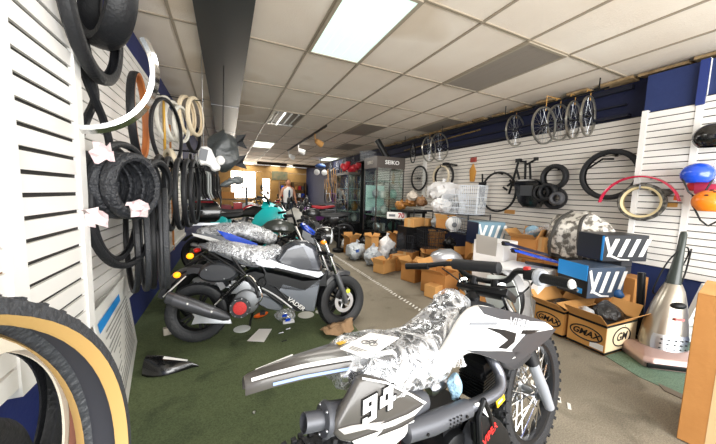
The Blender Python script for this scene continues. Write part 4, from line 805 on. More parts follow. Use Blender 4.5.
# ================= BIKES BEHIND
def bike(label, M, L=1.3, r=.29, w=.09, seat_z=.82, tank='9a1c22', body=None, seat='202124', style='street', name='motorcycle', bar=True, extra=None, tyre=None, group=None):
    """a whole motorcycle at middle detail: wheels, frame, engine, tank, seat, fork, bars, exhaust"""
    T = thing(name, label, 'motorcycle', M=M, group=group)
    tm = mat('bike_'+tank, tank, .28, coat=.5); bm = mat('bike_'+(body or tank), body or tank, .3, coat=.4); sm_ = mat('bike_seat_'+seat, seat, .55)
    for nm, x in (('rear_wheel', 0), ('front_wheel', L)):
        m = MB().lathe([(r*.72, -.34*w), (r*.86, -.5*w), (r*.96, -.42*w), (r, 0), (r*.96, .42*w), (r*.86, .5*w), (r*.72, .34*w)], (x, 0, r), (0, 1, 0), 30); o = obj(nm, m, RUB, T)
        q = MB().lathe([(r*.74, -.36*w), (r*.74, .36*w), (r*.67, .3*w), (r*.67, -.3*w)], (x, 0, r), (0, 1, 0), 28); q.cyl((x, -.05, r), (x, .05, r), .03, n=10)
        for k in range(10 if style == 'dirt' else 6):
            a = 2*pi*k/(10 if style == 'dirt' else 6); q.cyl((x, 0, r), (x+cos(a)*r*.68, 0, r+sin(a)*r*.68), .004 if style == 'dirt' else .012, n=5)
        obj('rim', q, STL if style == 'dirt' else BLKM, o)
    m = MB(); hx = L-.33
    m.tube(spline([(hx+.02, 0, seat_z+.04), (hx-.05, 0, .45), (hx-.25, 0, .25), (.38, 0, .27), (.34, 0, .5), (.2, 0, seat_z-.1)], 3), .022, 6); m.tube([(hx+.02, 0, seat_z+.02), (.3, 0, seat_z-.1), (-.1, 0, seat_z-.06)], .02, 6)
    for s in (-1, 1): m.tube([(.36, s*.06, .3), (0, s*.08, r)], .018, 6)
    obj('frame', m, BLKM, T)
    m = MB(); m.turn([(.08, -.12), (.11, -.1), (.11, .1), (.08, .12)], (.47, 0, .34), (0, 1, 0), 16); m.box((.62, 0, .38), (.24, .18, .18), (0, .2, 0))
    for i in range(5): m.box((.64+.012*i, 0, .48+.025*i), (.13, .13, .013), (0, -.3, 0))
    obj('engine', m, mat('engine_mid', '6c6e70', .4, metal=.6), T)
    m = MB(); 
    for s in (-1, 1): m.tube([(L+.01, s*.085, r-.02), (L-.13, s*.085, r+.3), (L-.30, s*.085, seat_z+.12)], [.024, .024, .017], 8)
    obj('fork', m, CHR if style != 'dirt' else mat('fork_gold', 'b9bcc0', .25, metal=.9), T)
    if style == 'dirt':
        rows = [[V((L-.2+.09*i, y, r*2+.07+.05*sin(.9*i)-.006*i*i)) for y in (-.06, -.03, .03, .06)] for i in range(6)]; obj('front_fender', MB().sheet(rows, .006), bm, T)
        rows = [[V((.25-.1*i, y*(1-.06*i), seat_z-.03+.02*i+.0*y)) for y in (-.09, -.04, .04, .09)] for i in range(6)]; obj('rear_fender', MB().sheet(rows, .006), bm, T)
    else:
        rows = []
        for i in range(8): a = R(20+i*17); rows.append([V((L+cos(a)*(r+.03), y, r+sin(a)*(r+.03)-abs(y)*.2)) for y in (-.06, -.03, .03, .06)])
        obj('front_fender', MB().sheet(rows, .005), bm, T)
        rows = []
        for i in range(8): a = R(30+i*16); rows.append([V((cos(a)*(r+.06), y, r+sin(a)*(r+.06)-abs(y)*.2)) for y in (-.07, -.03, .03, .07)])
        obj('rear_fender', MB().sheet(rows, .005), BLK, T)
        h = obj('headlight', MB().turn([(.03, -.1), (.075, -.05), (.085, .01), (.08, .03)], (L-.2, 0, seat_z+.06), (1, 0, -.1), 16), BLK, T); obj('lens', MB().ell((L-.17, 0, seat_z+.06), (.02, .075, .075)), mat('lamp_glass', 'dfe6ea', .1, metal=.3, coat=.6), h)
    obj('fuel_tank', seat_loft([hx-.40, hx-.32, hx-.2, hx-.08, hx, hx+.05], [seat_z+t for t in (.02, .09, .13, .12, .08, .03)], [.05, .10, .13, .13, .10, .05], [.08, .15, .20, .20, .16, .08], n=14), tm, T)
    obj('seat', seat_loft([-.14, -.08, .1, .3, hx-.42, hx-.33], [seat_z+t for t in (.03, .05, .03, .0, .02, .04)], [.05, .09, .12, .12, .09, .06], [.04, .07, .09, .10, .09, .05], n=14), sm_, T)
    for s in (-1, 1): obj('side_panel', MB().pill([(.08, seat_z-.04), (.42, seat_z-.06), (.38, seat_z-.26), (.2, seat_z-.24)], s*.105, .015, .02), bm, T)
    obj('muffler', MB().turn([(.02, 0), (.045, .03), (.05, .3), (.03, .45)], (-.1, -.15, r+.16), (.96, 0, -.25), 14), STL if style != 'dirt' else BLKM, T)
    if bar:
        b = obj('handlebar', MB().tube(spline([(L-.42, .36, seat_z+.22), (L-.34, .2, seat_z+.23), (L-.3, .06, seat_z+.15), (L-.3, -.06, seat_z+.15), (L-.34, -.2, seat_z+.23), (L-.42, -.36, seat_z+.22)], 4), .013, 7), BLKM, T)
        for s in (-1, 1):
            obj('grip', MB().tube([(L-.355, s*.25, seat_z+.23), (L-.42, s*.37, seat_z+.22)], .019, 8), BLK, b)
            if style != 'dirt': mm = obj('mirror', MB().ell((L-.38, s*.30, seat_z+.38), (.02, .06, .04)), BLK, b); obj('mirror_stalk', MB().tube([(L-.33, s*.2, seat_z+.23), (L-.37, s*.28, seat_z+.36)], .006, 5), BLK, b)
    if style == 'sport':
        for s in (-1, 1): obj('side_fairing', MB().pill([(L-.62, .62), (L-.45, seat_z+.05), (L-.18, seat_z+.12), (L-.05, seat_z-.02), (L-.2, .60), (L-.34, .36), (L-.75, .28), (L-.85, .42)], s*.16, .03, .03), bm, T)
        n_ = MB(); rows = []
        for i in range(7):
            t = i/6; rows.append([V((L-.42+.42*t, y*(.2-.10*t), seat_z+.22-.30*t*t-.0*t)) if False else V((L-.40+.44*t, y*(.19-.09*t), seat_z+.20-.26*t*t-abs(y)*.12)) for y in (-1, -.6, 0, .6, 1)])
        obj('nose_fairing', n_.sheet(rows, .006), bm, T)
        rows = [[V((L-.44+.16*t, y*(.14-.02*t), seat_z+.36-.15*t-abs(y)*.03)) for y in (-1, -.5, 0, .5, 1)] for t in (0, .5, 1)]; obj('windscreen', MB().sheet(rows, .003), mat('smoke_screen', '30363a', .08, coat=.5), T)
    if extra: extra(T)
    return T
def bm_(x, y, head, lean=6): return Frame(x, y, head, lean).M
# blue bike standing right behind the grey moped: wrapped seat, blue side stripe, blue lamp cowl
BF = MX(GF.M) @ MX.Translation((0, .58, 0))
def q2(px, py, yl=.58-.13): a = G(px, py, yl); return (a[0], a[1])
def blue_extra(T):
    st = [o for o in T.children if o.name.startswith('seat')][0]
    xs = [-.10, -.04, .15, .35, .5, .62, .70]; tp = [.965, .985, 1.03, 1.04, 1.0, .95, .90]
    bpy.data.objects.remove(st)
    for o in [o for o in T.children if o.name.startswith('fuel_tank')]: bpy.data.objects.remove(o)
    obj('fuel_tank', seat_loft([.66, .72, .82, .94, 1.0], [.80, .86, .88, .86, .78], [.06, .11, .12, .10, .05], [.1, .2, .22, .2, .1], n=14), BLKG, T)
    s_ = obj('seat', seat_loft(xs, tp, [.05, .10, .12, .125, .12, .10, .05], [.05, .08, .12, .15, .16, .14, .06]), mat('seat_grey', '6b6d70', .5), T)
    obj('crinkled_wrap', seat_loft([x_ for x_ in xs], [t+.01 for t in tp], [.06, .11, .13, .133, .13, .11, .06], [.07, .10, .14, .17, .18, .16, .08], n=32).sub(1).jig(.012, 19, 9), FILMD, s_)
    pn = obj('tail_panel', MB().pill([q2(a, b) for a, b in [(190, 233), (204, 232), (226, 235), (250, 243), (262, 248), (258, 251), (238, 249), (215, 243), (196, 238)]], 0, .135, .02), mat('tail_silver', '8b8f96', .25, metal=.4, coat=.5), T)
    P = [q2(a, b) for a, b in [(217, 230), (232, 234), (248, 240), (258, 244), (256, 248), (240, 244), (226, 239)]]; obj('blue_stripe', MB().prism([(x, -.141, z) for x, z in P], (0, -.004, 0)), BLU, pn)
    P = [q2(a, b) for a, b in [(238, 241), (250, 243), (257, 246), (252, 248), (240, 245)]]; obj('light_blue_stripe', MB().prism([(x, -.1425, z) for x, z in P], (0, -.002, 0)), mat('cyan_stripe', '3ac4f0', .3), pn)
    P = [q2(a, b) for a, b in [(192, 233), (210, 237), (228, 243), (226, 245), (208, 240), (194, 236)]]; obj('white_stripe', MB().prism([(x, -.139, z) for x, z in P], (0, -.003, 0)), WHT, pn)
    cw = obj('lamp_cowl', MB().pill([q2(a, b) for a, b in [(299, 223), (305, 222), (317, 232), (322, 240), (313, 238), (304, 232)]], 0, .11, .03), BLU, T)
    P = [q2(a, b, .58-.115) for a, b in [(303, 230), (314, 236), (320, 240), (318, 244), (308, 243), (302, 236)]]; obj('cowl_side', MB().prism([(x, -.116, z) for x, z in P], (0, .232, 0)), GRY, cw)
    P = [q2(a, b, .58-.10) for a, b in [(286, 212), (294, 207), (302, 210), (303, 222), (296, 224), (288, 222)]]; obj('instrument_pod', MB().prism([(x, -.09, z) for x, z in P], (0, .18, 0)).bev(.012), mat('pod_grey', '8a877f', .4), T)
bb = bike('blue and silver bike with wrapped seat and blue stripe directly behind the grey moped', BF, L=1.2, r=.30, w=.12, seat_z=.88, tank='2a2c31', body='2d2f34', extra=blue_extra)
# scooter with a black top case behind it
def case_extra(T):
    c = obj('top_case', MB().rings([[V((-.12+sx, sy, z)) for sx, sy in ((-a, -b), (a, -b), (a*1.05, 0), (a, b), (-a, b), (-a*1.05, 0))] for z, a, b in ((.89, .12, .16), (.93, .17, .20), (1.02, .18, .21), (1.09, .17, .20), (1.15, .13, .16), (1.17, .08, .1))]).bev(.02), BLKG, T)
    obj('red_reflector', MB().box((-.12, -.165, 1.13), (.2, .02, .03), (.6, 0, 0)), mat('case_red', '6a1a20', .25), c); obj('seam_strip', MB().box((-.12, 0, 1.03), (.372, .428, .008)), GRY, c)
    obj('rack', MB().box((-.1, 0, .865), (.3, .2, .03)), STL, T)
bike('dark scooter carrying the black top case beside the hanging tyres', bm_(-.13, 4.02, 2), L=1.3, r=.25, w=.12, seat_z=.80, tank='3c413d', seat='565a50', extra=case_extra, name='scooter')
# teal sport bike
def teal_extra(T):
    sg = obj('front_signal', MB().ell((1.08, -.2, .55), (.03, .03, .03)), AMB, T)
    f = [o for o in T.children if o.name.startswith('side_fairing')]
    for o in f: obj('black_lower', MB().pill([(.55, .30), (.98, .40), (1.06, .62), (.8, .52), (.5, .46)], .175*(1 if o == f[-1] else -1), .02, .02), BLKG, o)
bike('teal and black sport bike behind the blue bike, its nose towards the aisle', bm_(-.38, 5.0, -16, 8), L=1.32, r=.29, w=.12, seat_z=.95, tank='101113', body='18bcbd', style='sport', extra=teal_extra)
bike('red and white dirt bike with bright fork standing far left near the window', bm_(-.25, 7.2, -6, 8), L=1.3, r=.31, w=.08, seat_z=.86, tank='c2283a', body='e0e0e2', seat='3a3a3e', style='dirt')
bike('second red and black dirt bike further back by the black shelf', bm_(-.2, 8.6, 4, 8), L=1.3, r=.31, w=.08, seat_z=.86, tank='e0e0e2', body='b8242c', style='dirt')
bike('black cruiser standing mid shop behind the lamp of the blue bike', bm_(2.7, 6.75, 168, 6), L=1.3, r=.29, w=.11, seat_z=.80, tank='17181b', style='street')
bike('purple and black scooter in mid shop left of the glass showcase', bm_(2.75, 7.9, 150, 6), L=1.25, r=.27, w=.11, seat_z=.78, tank='6a2f7a', style='street', name='scooter')
bike('black bike with a red seat in the row against the right wall', bm_(3.3, 9.4, 155, 6), L=1.35, r=.30, w=.10, seat_z=.86, tank='1b1c20', seat='c8303c', style='dirt')
bike('dark grey bike far back between the person and the right wall', bm_(3.45, 10.9, 160, 6), L=1.35, r=.30, w=.10, seat_z=.84, tank='34373d', style='street')
bike('small dark bike standing in front of the person, far back', bm_(.75, 9.7, -20, 6), L=1.2, r=.27, w=.10, seat_z=.78, tank='2a2d33', style='street')
bike('far off yellow and black bike below the shop window', bm_(.4, 12.4, 10, 6), L=1.3, r=.30, w=.10, seat_z=.82, tank='c99a28', style='dirt')
bike('far off red bike in front of the glass door', bm_(1.55, 13.6, 20, 6), L=1.3, r=.30, w=.10, seat_z=.82, tank='b02832', style='street')
# grey flat panel leaning among the bikes
tag(obj('grey_panel', MB().box((0, 0, .55), (.42, .03, .55), (.1, 0, 0)).box((0, .08, .15), (.08, .12, .3)), mat('panel_grey', '6d7178', .5), loc=(2.9, 8.15, 0), rz=-.2), 'flat grey board standing above the purple scooter in mid shop', 'board')
# ---------- hanging bag and fender pieces at the end of the tyres
hb_ = thing('hanging_bag', 'crumpled dark grey sheet bag with black flaps hanging from the ceiling duct', 'bag', (-.03, 3.85, 1.52))
m = MB().ell((0, 0, .24), (.17, .13, .24), n=22, k=14).jig(.06, 7, 4).jig(.015, 25, 2); obj('body', m, mat('dark_sheet_bag', '3b3f40', .35, bump=(12, .8)), hb_)
for k, (x, z, a) in enumerate(((.2, .38, .5), (.2, .13, -.4), (-.13, .05, .9))): obj('flap', MB().prism([(x-.07, -.02, z-.05), (x+.07, -.03, z-.09), (x+.02, -.02, z+.0), (x+.06, 0, z+.09), (x-.05, -.01, z+.06)], (0, .012, 0)), BLK, hb_)
obj('hang_strap', MB().cyl((0, 0, .44), (.02, 0, 1.24), .006, n=6), BLK, hb_)
wf2 = thing('white_fender', 'white plastic scooter fender with grey insert hanging left of the dark sheet bag', 'fender', (-.26, 3.75, 1.52))
obj('shell', MB().pill([(-.02, .26), (.10, .27), (.15, .14), (.22, .02), (.12, -.02), (.08, .06), (-.03, .05)], 0, .04, .02), WHT, wf2); obj('insert', MB().box((.03, -.045, .17), (.08, .012, .13), (0, .2, 0)), GRY, wf2); obj('lobe', MB().ell((.20, -.02, .12), (.05, .03, .055)), WHT, wf2); obj('hang_wire', MB().cyl((.03, 0, .25), (.03, 0, 1.27), .003, n=6), STL, wf2)
sh_ = thing('fairing_stack', 'pale grey translucent fairing pieces heaped on top of the black shelf', 'fairing', (.13, 7.85, 1.40)); 
for k in range(4): obj('piece', MB().ell((-.1+.08*k, 0, .07+.03*k), (.19, .14, .06), (0, .3*k-.4, .5*k)).jig(.03, 9, k), mat('pale_fairing', 'b4bdbf', .35), sh_)
sf = thing('shelf_unit', 'black steel shelf unit with cartons far left below the pale fairings', 'shelf', (.17, 7.95, 0)); m = MB()
for x in (-.3, .3):
    for y in (-.2, .2): m.box((x, y, .7), (.03, .03, 1.4))
obj('upright', m, BLKM, sf, smooth=False)
for z in (.3, .72, 1.08, 1.385): obj('board', MB().box((0, 0, z), (.62, .43, .02)), BLKM, sf, smooth=False)
def carton(label, loc, d, rz=0, mt=None, name='carton', cat='box', flaps=False, tape=True, group=None, M=None):
    """closed or open cardboard box with base at loc"""
    T = thing(name, label, cat, loc, rz, group); mt = mt or CARD; x, y, z = d; t = .005
    if not flaps:
        obj('body', MB().box((0, 0, z/2), d).bev(.004, 1), mt, T)
        if tape: obj('tape', MB().box((0, 0, z/2), (x*1.004, .05, z*1.006)), mat('packing_tape', 'c9a878', .25), T)
    else:
        m = MB(); m.box((0, 0, t/2), (x, y, t))
        for s in (-1, 1): m.box((s*(x/2-t/2), 0, z/2), (t, y, z)); m.box((0, s*(y/2-t/2), z/2), (x-2*t, t, z))
        obj('body', m, mt, T, smooth=False)
        rr_ = random.Random(int(abs(loc[0]*1000+loc[1]*77)))
        for s in (-1, 1):
            a = rr_.uniform(.3, 1.2); h_ = min(x, y)*.45
            obj('flap', MB().prism([(s*x/2, -y/2, z), (s*x/2, y/2, z), (s*(x/2+h_*sin(a)), y/2-.005, z+h_*cos(a)), (s*(x/2+h_*sin(a)), -y/2+.005, z+h_*cos(a))], (-s*.004, 0, .001)), CARD2, T, smooth=False)
            a = rr_.uniform(.2, 1.4)
            obj('flap', MB().prism([(-x/2, s*y/2, z), (x/2, s*y/2, z), (x/2-.005, s*(y/2+h_*sin(a)), z+h_*cos(a)), (-x/2+.005, s*(y/2+h_*sin(a)), z+h_*cos(a))], (0, -s*.004, .001)), CARD2, T, smooth=False)
    return T
carton('brown carton on the black shelf unit, upper board', (.04, 7.93, 1.093), (.3, .3, .17)); carton('red box on the black shelf unit, right of the brown carton', (.3-.04, 7.93, .733), (.2, .3, .26), mt=RED, tape=False); carton('dull red box on the black shelf unit, left', (-.04, 7.93, .733), (.3, .3, .2), mt=mat('dull_red', '8f4048', .6), tape=False)
# dark inner tubes and white strips on the left wall past the tyres
for k in range(7):
    y = 4.9+.38*k; ring_tyre('inner_tube', f'{["first","second","third","fourth","fifth","sixth","seventh"][k]} dark inner tube in the row hanging on the wall beyond the top case', (-.52+.02*(k % 3), y, 1.35-.03*(k % 2)), 80, .26-.01*(k % 3), .05, .04, RUB if k % 3 else mat('pale_tube', 'c9cdcc', .5), cls=28, group='inner tubes beyond the top case'); peg(y, 1.35-.03*(k % 2)+.215-.01*(k % 3), -.45, f'{["first","second","third","fourth","fifth","sixth","seventh"][k]} hook of the inner tube row beyond the top case')
tag(obj('orange_post', MB().box((0, 0, 1.3), (.05, .05, 1.9)), mat('orange_wood', 'd08a45', .5), loc=(-.773, 5.2, .0)), 'narrow orange wooden post on the left wall by the white fender', 'post')
# wall banner far: panel of pictures beside the window
tag(obj('notice_board', MB().box((0, 0, 0), (.9, .03, .5)).box((-.2, -.02, 0), (.25, .01, .3)).box((.2, -.02, .05), (.25, .01, .3)), mat('notice', '7d6a4a', .7, var=(6, .2, '4c5a48')), loc=(2.9, YF-.0155, 2.25)), 'dark notice board on the ochre far wall above the door', 'board')
# ---------- the person, far back, facing away from the window
pe = thing('person', 'person in white sleeveless shirt with dark print standing among the bikes far back', 'person', (2.02, 10.5, 0), R(10))
SKIN = mat('skin', 'c98f6e', .5); me = bpy.data.meshes.new('body')
vs = [(0, 0, .96), (0, .0, 1.12), (0, .01, 1.30), (0, .0, 1.44), (0, 0, 1.52), (0, -.01, 1.60), (0, -.01, 1.70)]; es = [(i, i+1) for i in range(6)]; rad = [(.15, .11), (.14, .10), (.17, .11), (.13, .09), (.055, .055), (.085, .10), (.07, .085)]
for s in (-1, 1):
    b = len(vs); vs += [(s*.19, .0, 1.42), (s*.27, .01, 1.16), (s*.30, -.06, .94), (s*.31, -.10, .86)]; es += [(3, b), (b, b+1), (b+1, b+2), (b+2, b+3)]; rad += [(.06, .06), (.045, .045), (.035, .035), (.045, .025)]
    b = len(vs); vs += [(s*.10, 0, .90), (s*.11, -.02, .50), (s*.12, .02, .09), (s*.13, -.14, .05)]; es += [(0, b), (b, b+1), (b+1, b+2), (b+2, b+3)]; rad += [(.10, .10), (.065, .065), (.045, .045), (.045, .035)]
me.from_pydata(vs, es, []); bo = bpy.data.objects.new('body', me); COL.objects.link(bo); bo.parent = pe; me.materials.append(SKIN)
sk_ = bo.modifiers.new('Skin', 'SKIN'); bo.modifiers.new('Sub', 'SUBSURF').levels = 2; bo.modifiers['Sub'].render_levels = 2
for i, v in enumerate(me.skin_vertices[0].data): v.radius = rad[i]; v.use_root = (i == 0)
def shell(name, secs, mt, par, n=18): return obj(name, MB().rings([[V((cx+rx*cos(a), cy+ry*sin(a), z)) for a in (2*pi*k/n for k in range(n))] for cx, cy, z, rx, ry in secs]), mt, par)
shirt = shell('shirt', [(0, 0, .90, .175, .125), (0, 0, 1.0, .175, .125), (0, 0, 1.15, .17, .118), (0, .01, 1.32, .195, .13), (0, 0, 1.42, .185, .115), (0, 0, 1.49, .10, .08)], mat('white_shirt', 'f3f2f0', .8), pe)
obj('print', MB().prism([(-.03, -.118, 1.10), (.03, -.118, 1.10), (.045, -.128, 1.22), (.025, -.13, 1.38), (-.02, -.13, 1.38), (-.04, -.128, 1.25)], (0, -.006, 0)), mat('shirt_print', '39506a', .8), shirt)
tr = mat('trousers', '3b4454', .85)
shell('trousers', [(0, 0, .72, .18, .125), (0, 0, .84, .185, .13), (0, 0, .96, .172, .122)], tr, pe)
for s in (-1, 1): shell('trouser_leg', [(s*.12, .01, .09, .075, .08), (s*.11, -.02, .5, .085, .085), (s*.095, 0, .78, .095, .11)], tr, pe); shell('shoe', [(s*.13, -.06, .0, .05, .13), (s*.13, -.06, .05, .05, .13), (s*.13, -.02, .10, .04, .07)], BLK, pe)
hd = obj('head', MB().ell((0, -.015, 1.635), (.078, .098, .115), n=18, k=12), SKIN, pe)
obj('hair', MB().ell((0, .012, 1.665), (.086, .098, .10), n=16, k=10), mat('hair', '6a4a30', .7), pe)
obj('nose', MB().ell((0, -.112, 1.62), (.014, .018, .022)), SKIN, hd)
for s in (-1, 1): obj('eye', MB().ell((s*.03, -.105, 1.645), (.012, .006, .007)), BLK, hd); obj('ear', MB().ell((s*.08, 0, 1.63), (.012, .025, .032)), SKIN, hd)
obj('mouth', MB().ell((0, -.105, 1.58), (.025, .006, .006)), mat('lips', 'a8604e', .5), hd)
for s in (-1, 1):
    c = V((s*.31, -.11, .84))
    for k in range(4): obj('finger', MB().tube([c+V((s*.0, -.03+.02*k, -.0)), c+V((0, -.035+.02*k, -.05)), c+V((-s*.012, -.035+.02*k, -.085+.008*abs(k-1.5)))], [.009, .0085, .007], 6), SKIN, bo)
    obj('thumb', MB().tube([c+V((-s*.01, -.03, .01)), c+V((-s*.03, -.055, -.02)), c+V((-s*.03, -.06, -.05))], [.011, .01, .008], 6), SKIN, bo)
# twin round lamps and hanging parts along the right wall, far back
tl = thing('twin_lamp', 'pair of white round lamps hanging below the ceiling far back', 'lamp', (3.75, 12.2, 2.2))
for s in (-1, 1): obj('lamp', MB().turn([(.03, .1), (.12, .04), (.13, 0), (.11, -.01)], (s*.17, 0, 0), (0, 1, 0), 20), WHT, tl)
obj('blue_hood', MB().ell((0, .05, .28), (.24, .14, .10)), mat('hood_blue', '4668a8', .5), tl); obj('hanger', MB().cyl((0, .05, .25), (0, .05, .59), .012, n=8), BLK, tl); obj('crossbar', MB().cyl((-.2, .03, .1), (.2, .03, .1), .015, n=8), BLK, tl)
for k in range(16):
    y = 8.9+.27*k; z = 2.2-.04*(k % 3); fk = thing('bicycle_fork', 'bronze bicycle fork hanging in the long row on the right wall', 'fork', (4.33, y, z), 0, 'bronze forks along the right wall'); mt = [WOOD, mat('bronze', '8a6a44', .35, metal=.6), BLKM, CARD2][k % 4]
    m = MB(); m.cyl((0, 0, 0), (0, 0, .22), .016, n=6)
    for s in (-1, 1): m.tube([(0, 0, 0), (.02, s*.05, -.05), (.02, s*.05, -.35), (.07, s*.05, -.46)], [.016, .015, .012, .009], 6)
    obj('fork', m, mt, fk); obj('hook', MB().tube([(0, 0, .2), (.06, 0, .24), (.172, 0, .24)], .006, 5), STL, fk)
for k in range(6):
    y = 9.2+.72*k; hd_ = thing('bicycle_frame', f'{["nearest","second","third","fourth","fifth","farthest"][k]} dark bicycle frame hung below the bronze forks on the right wall', 'frame', (4.32, y, 1.1), 0, 'frames below the forks'); m = MB()
    for a, b in (((0, -.25, .2), (0, .25, .2)), ((0, -.25, .2), (0, .05, -.2)), ((0, .25, .2), (0, .05, -.2)), ((0, -.25, .2), (0, -.4, -.15)), ((0, .05, -.2), (0, -.4, -.15)), ((0, .25, .2), (0, .27, .36))): m.cyl(a, b, .017, n=6)
    obj('tubes', m, [BLKM, PURP, STL][k % 3], hd_); obj('hook', MB().tube([(0, 0, .2), (.1, 0, .24), (.182, 0, .24)], .008, 5), STL, hd_)
# ================= RIGHT SIDE: HANGING WHEELS
def spoked(label, p, r, psi, mt=STL, group=None, tyre=None, til=0):
    T = thing('bicycle_wheel', label, 'wheel', group=group, M=MX.Translation(p) @ MX.Rotation(R(psi), 4, 'Z') @ MX.Rotation(R(til), 4, 'X'))
    obj('rim', MB().lathe([(r, -.012), (r, .012), (r-.01, .014), (r-.022, .008), (r-.022, -.008), (r-.01, -.014)], n=44), mt, T)
    obj('hub', MB().turn([(.012, -.05), (.022, -.04), (.014, -.025), (.014, .025), (.022, .04), (.012, .05)], (0, 0, 0), (0, 1, 0), 12), BLKM, T)
    m = MB()
    for k in range(24): a = 2*pi*k/24; o = .5*(1 if k % 4 < 2 else -1); s = 1 if k % 2 else -1; m.cyl((cos(a+o)*.02, s*.035, sin(a+o)*.02), (cos(a)*(r-.02), 0, sin(a)*(r-.02)), .0018, n=4)
    obj('spokes', m, STL, T)
    if tyre: obj('tyre', MB().lathe(tyre_prof(r+.02, .035, .03, .005), n=44), tyre, T)
    return T
WR = mat('rim_silver', 'b4b2ab', .3, metal=.9)
for p, a, t in (((4.305, 3.312, 2.411), 5, 'single bicycle wheel hanging apart, left of the row of four at the ceiling'), ((3.944, 2.604, 2.306), 179.7, 'leftmost wheel of the row of four bicycle wheels at the ceiling'), ((4.243, 2.593, 2.384), 177.4, 'second wheel from the left in the row of four at the ceiling'), ((4.255, 2.416, 2.38), 10.7, 'third wheel from the left in the row of four at the ceiling'), ((4.229, 2.228, 2.387), 10.5, 'rightmost wheel of the row at the ceiling, next to the blue box wall')):
    spoked(t, p, .25, a, WR, 'bicycle wheels under the ceiling')
spoked('wheel farther down the wall, larger of the pair above the white bags', (4.18, 5.0, 2.36), .30, 12, WR, 'bicycle wheels under the ceiling')
spoked('wheel farther down the wall, just left of the larger far one', (4.1, 5.25, 2.34), .28, 20, WR, 'bicycle wheels under the ceiling'); spoked('farthest and smallest wheel under the ceiling, beside the showcase sign', (4.2, 6.0, 2.35), .24, 40, BLKM, 'bicycle wheels under the ceiling')
m = MB().cyl((4.15, 2.0, 2.66), (4.15, 6.4, 2.66), .012, n=8)
for y in (2.1, 3.4, 4.9, 6.3): m.cyl((4.15, y, 2.66), (4.15, y, 2.8), .008, n=6)
rl = tag(obj('hanging_rail', m, BLKM), 'thin dark rail under the ceiling that carries the bicycle wheels', 'rail')
for y, x, z in ((3.312, 4.30, 2.66), (2.604, 3.95, 2.555), (2.593, 4.24, 2.63), (2.416, 4.25, 2.63), (2.228, 4.23, 2.63), (5.0, 4.18, 2.66), (5.25, 4.1, 2.62)): obj('wheel_hook', MB().tube([(x, y, z-.05), (x, y, 2.7), (4.15, y, 2.7), (4.15, y, 2.66)], .006, 6), WOOD, rl)
m = MB()
for k in range(20): m.box((4.42, 4.2+.13*k, 2.60-.004*k), (.03, .11, .02), (0, 0, .2*(k % 3-1)))
tag(obj('chain_strip', m, mat('straw_strip', '80683c', .7)), 'ragged straw coloured strip running along the blue band above the slats', 'strip')
# ================= RIGHT WALL HANGINGS
XS_ = XR-.05
ring_tyre('motorcycle_tyre', 'big black tyre hanging on the right slat wall left of the red fender', (4.34, 1.985, 1.64), 95, .315, .09, .06, RUB); 
def wallhook(y, z, label): return tag(obj('wall_hook', MB().box((4.455, y, z), (.02, .03, .05)).cyl((4.455, y, z), (4.27, y, z), .007, n=8).cyl((4.27, y, z), (4.265, y, z+.03), .007, n=8), BLKM), label, 'hook')
wallhook(1.985, 1.895, 'black hook carrying the big tyre on the right wall'); tag(obj('pump_rod', MB().tube([(4.465, 2.02, 1.845), (4.25, 2.03, 1.83), (4.25, 2.18, 1.72)], .012, 8), BLKM), 'short black rod hanging inside the big tyre on the right wall', 'rod')
ring_tyre('scooter_tyre', 'small fat black tyre hanging alone on the right slat wall', (4.36, 2.66, 1.64), 92, .19, .10, .06, RUB); wallhook(2.66, 1.768, 'black hook carrying the small fat tyre')
for k, (y, z, r, x, t) in enumerate([(2.62, 1.33, .16, 4.36, 'largest, at the back of'), (2.76, 1.40, .13, 4.27, 'left one in'), (2.66, 1.42, .13, 4.24, 'upper one in'), (2.51, 1.33, .095, 4.22, 'smallest and foremost of')]): ring_tyre('scooter_tyre', f'{t} the cluster of black tyres above the brown cartons', (x, y, z), 92, r, .09, .05, RUB if k < 3 else RUBG, cls=32)
wallhook(2.64, 1.49, 'black hook carrying the cluster of tyres')
# black bike frame with a bag
fb_ = thing('bicycle_frame', 'black folding bike frame with stem hanging on the right slat wall', 'frame', (4.36, 3.08, 1.5)); m = MB()
for a, b in (((0, .17, .42), (0, .30, -.12)), ((0, .17, .42), (0, .05, .40)), ((0, .05, .42), (0, .02, -.05)), ((0, .24, .10), (0, .34, .02)), ((0, .20, .30), (0, .10, .05)), ((0, .02, .36), (0, -.12, .42)), ((0, .30, .12), (0, .22, .02)), ((0, .34, -.05), (0, .42, .0))): m.cyl(a, b, .018, n=8)
m.box((0, .17, .43), (.06, .08, .06)); m.box((0, -.12, .43), (.05, .05, .05)); obj('tubes', m, BLKM, fb_); obj('wall_bracket', MB().cyl((0, .17, .42), (.1, .17, .42), .012, n=8), STL, fb_)
bg = thing('pannier_bag', 'black glossy pannier bag hanging from the folding bike frame', 'bag', (4.33, 3.0, 1.42)); obj('body', MB().rings([[V((x*.07, y0+y*w_, z)) for x, y in ((-1, -1), (1, -1), (1, 1), (-1, 1))] for z, y0, w_ in ((-.24, -.06, .11), (-.16, -.03, .17), (.14, .03, .20), (.20, .03, .15))]).bev(.02), BLKG, bg); obj('strap', MB().tube([(0, .0, .2), (0, .02, .36), (0, .04, .46)], .02, 6, flat=.4), BLK, bg); obj('zip_panel', MB().box((-.075, .0, .02), (.008, .2, .16)), DGRY, bg)
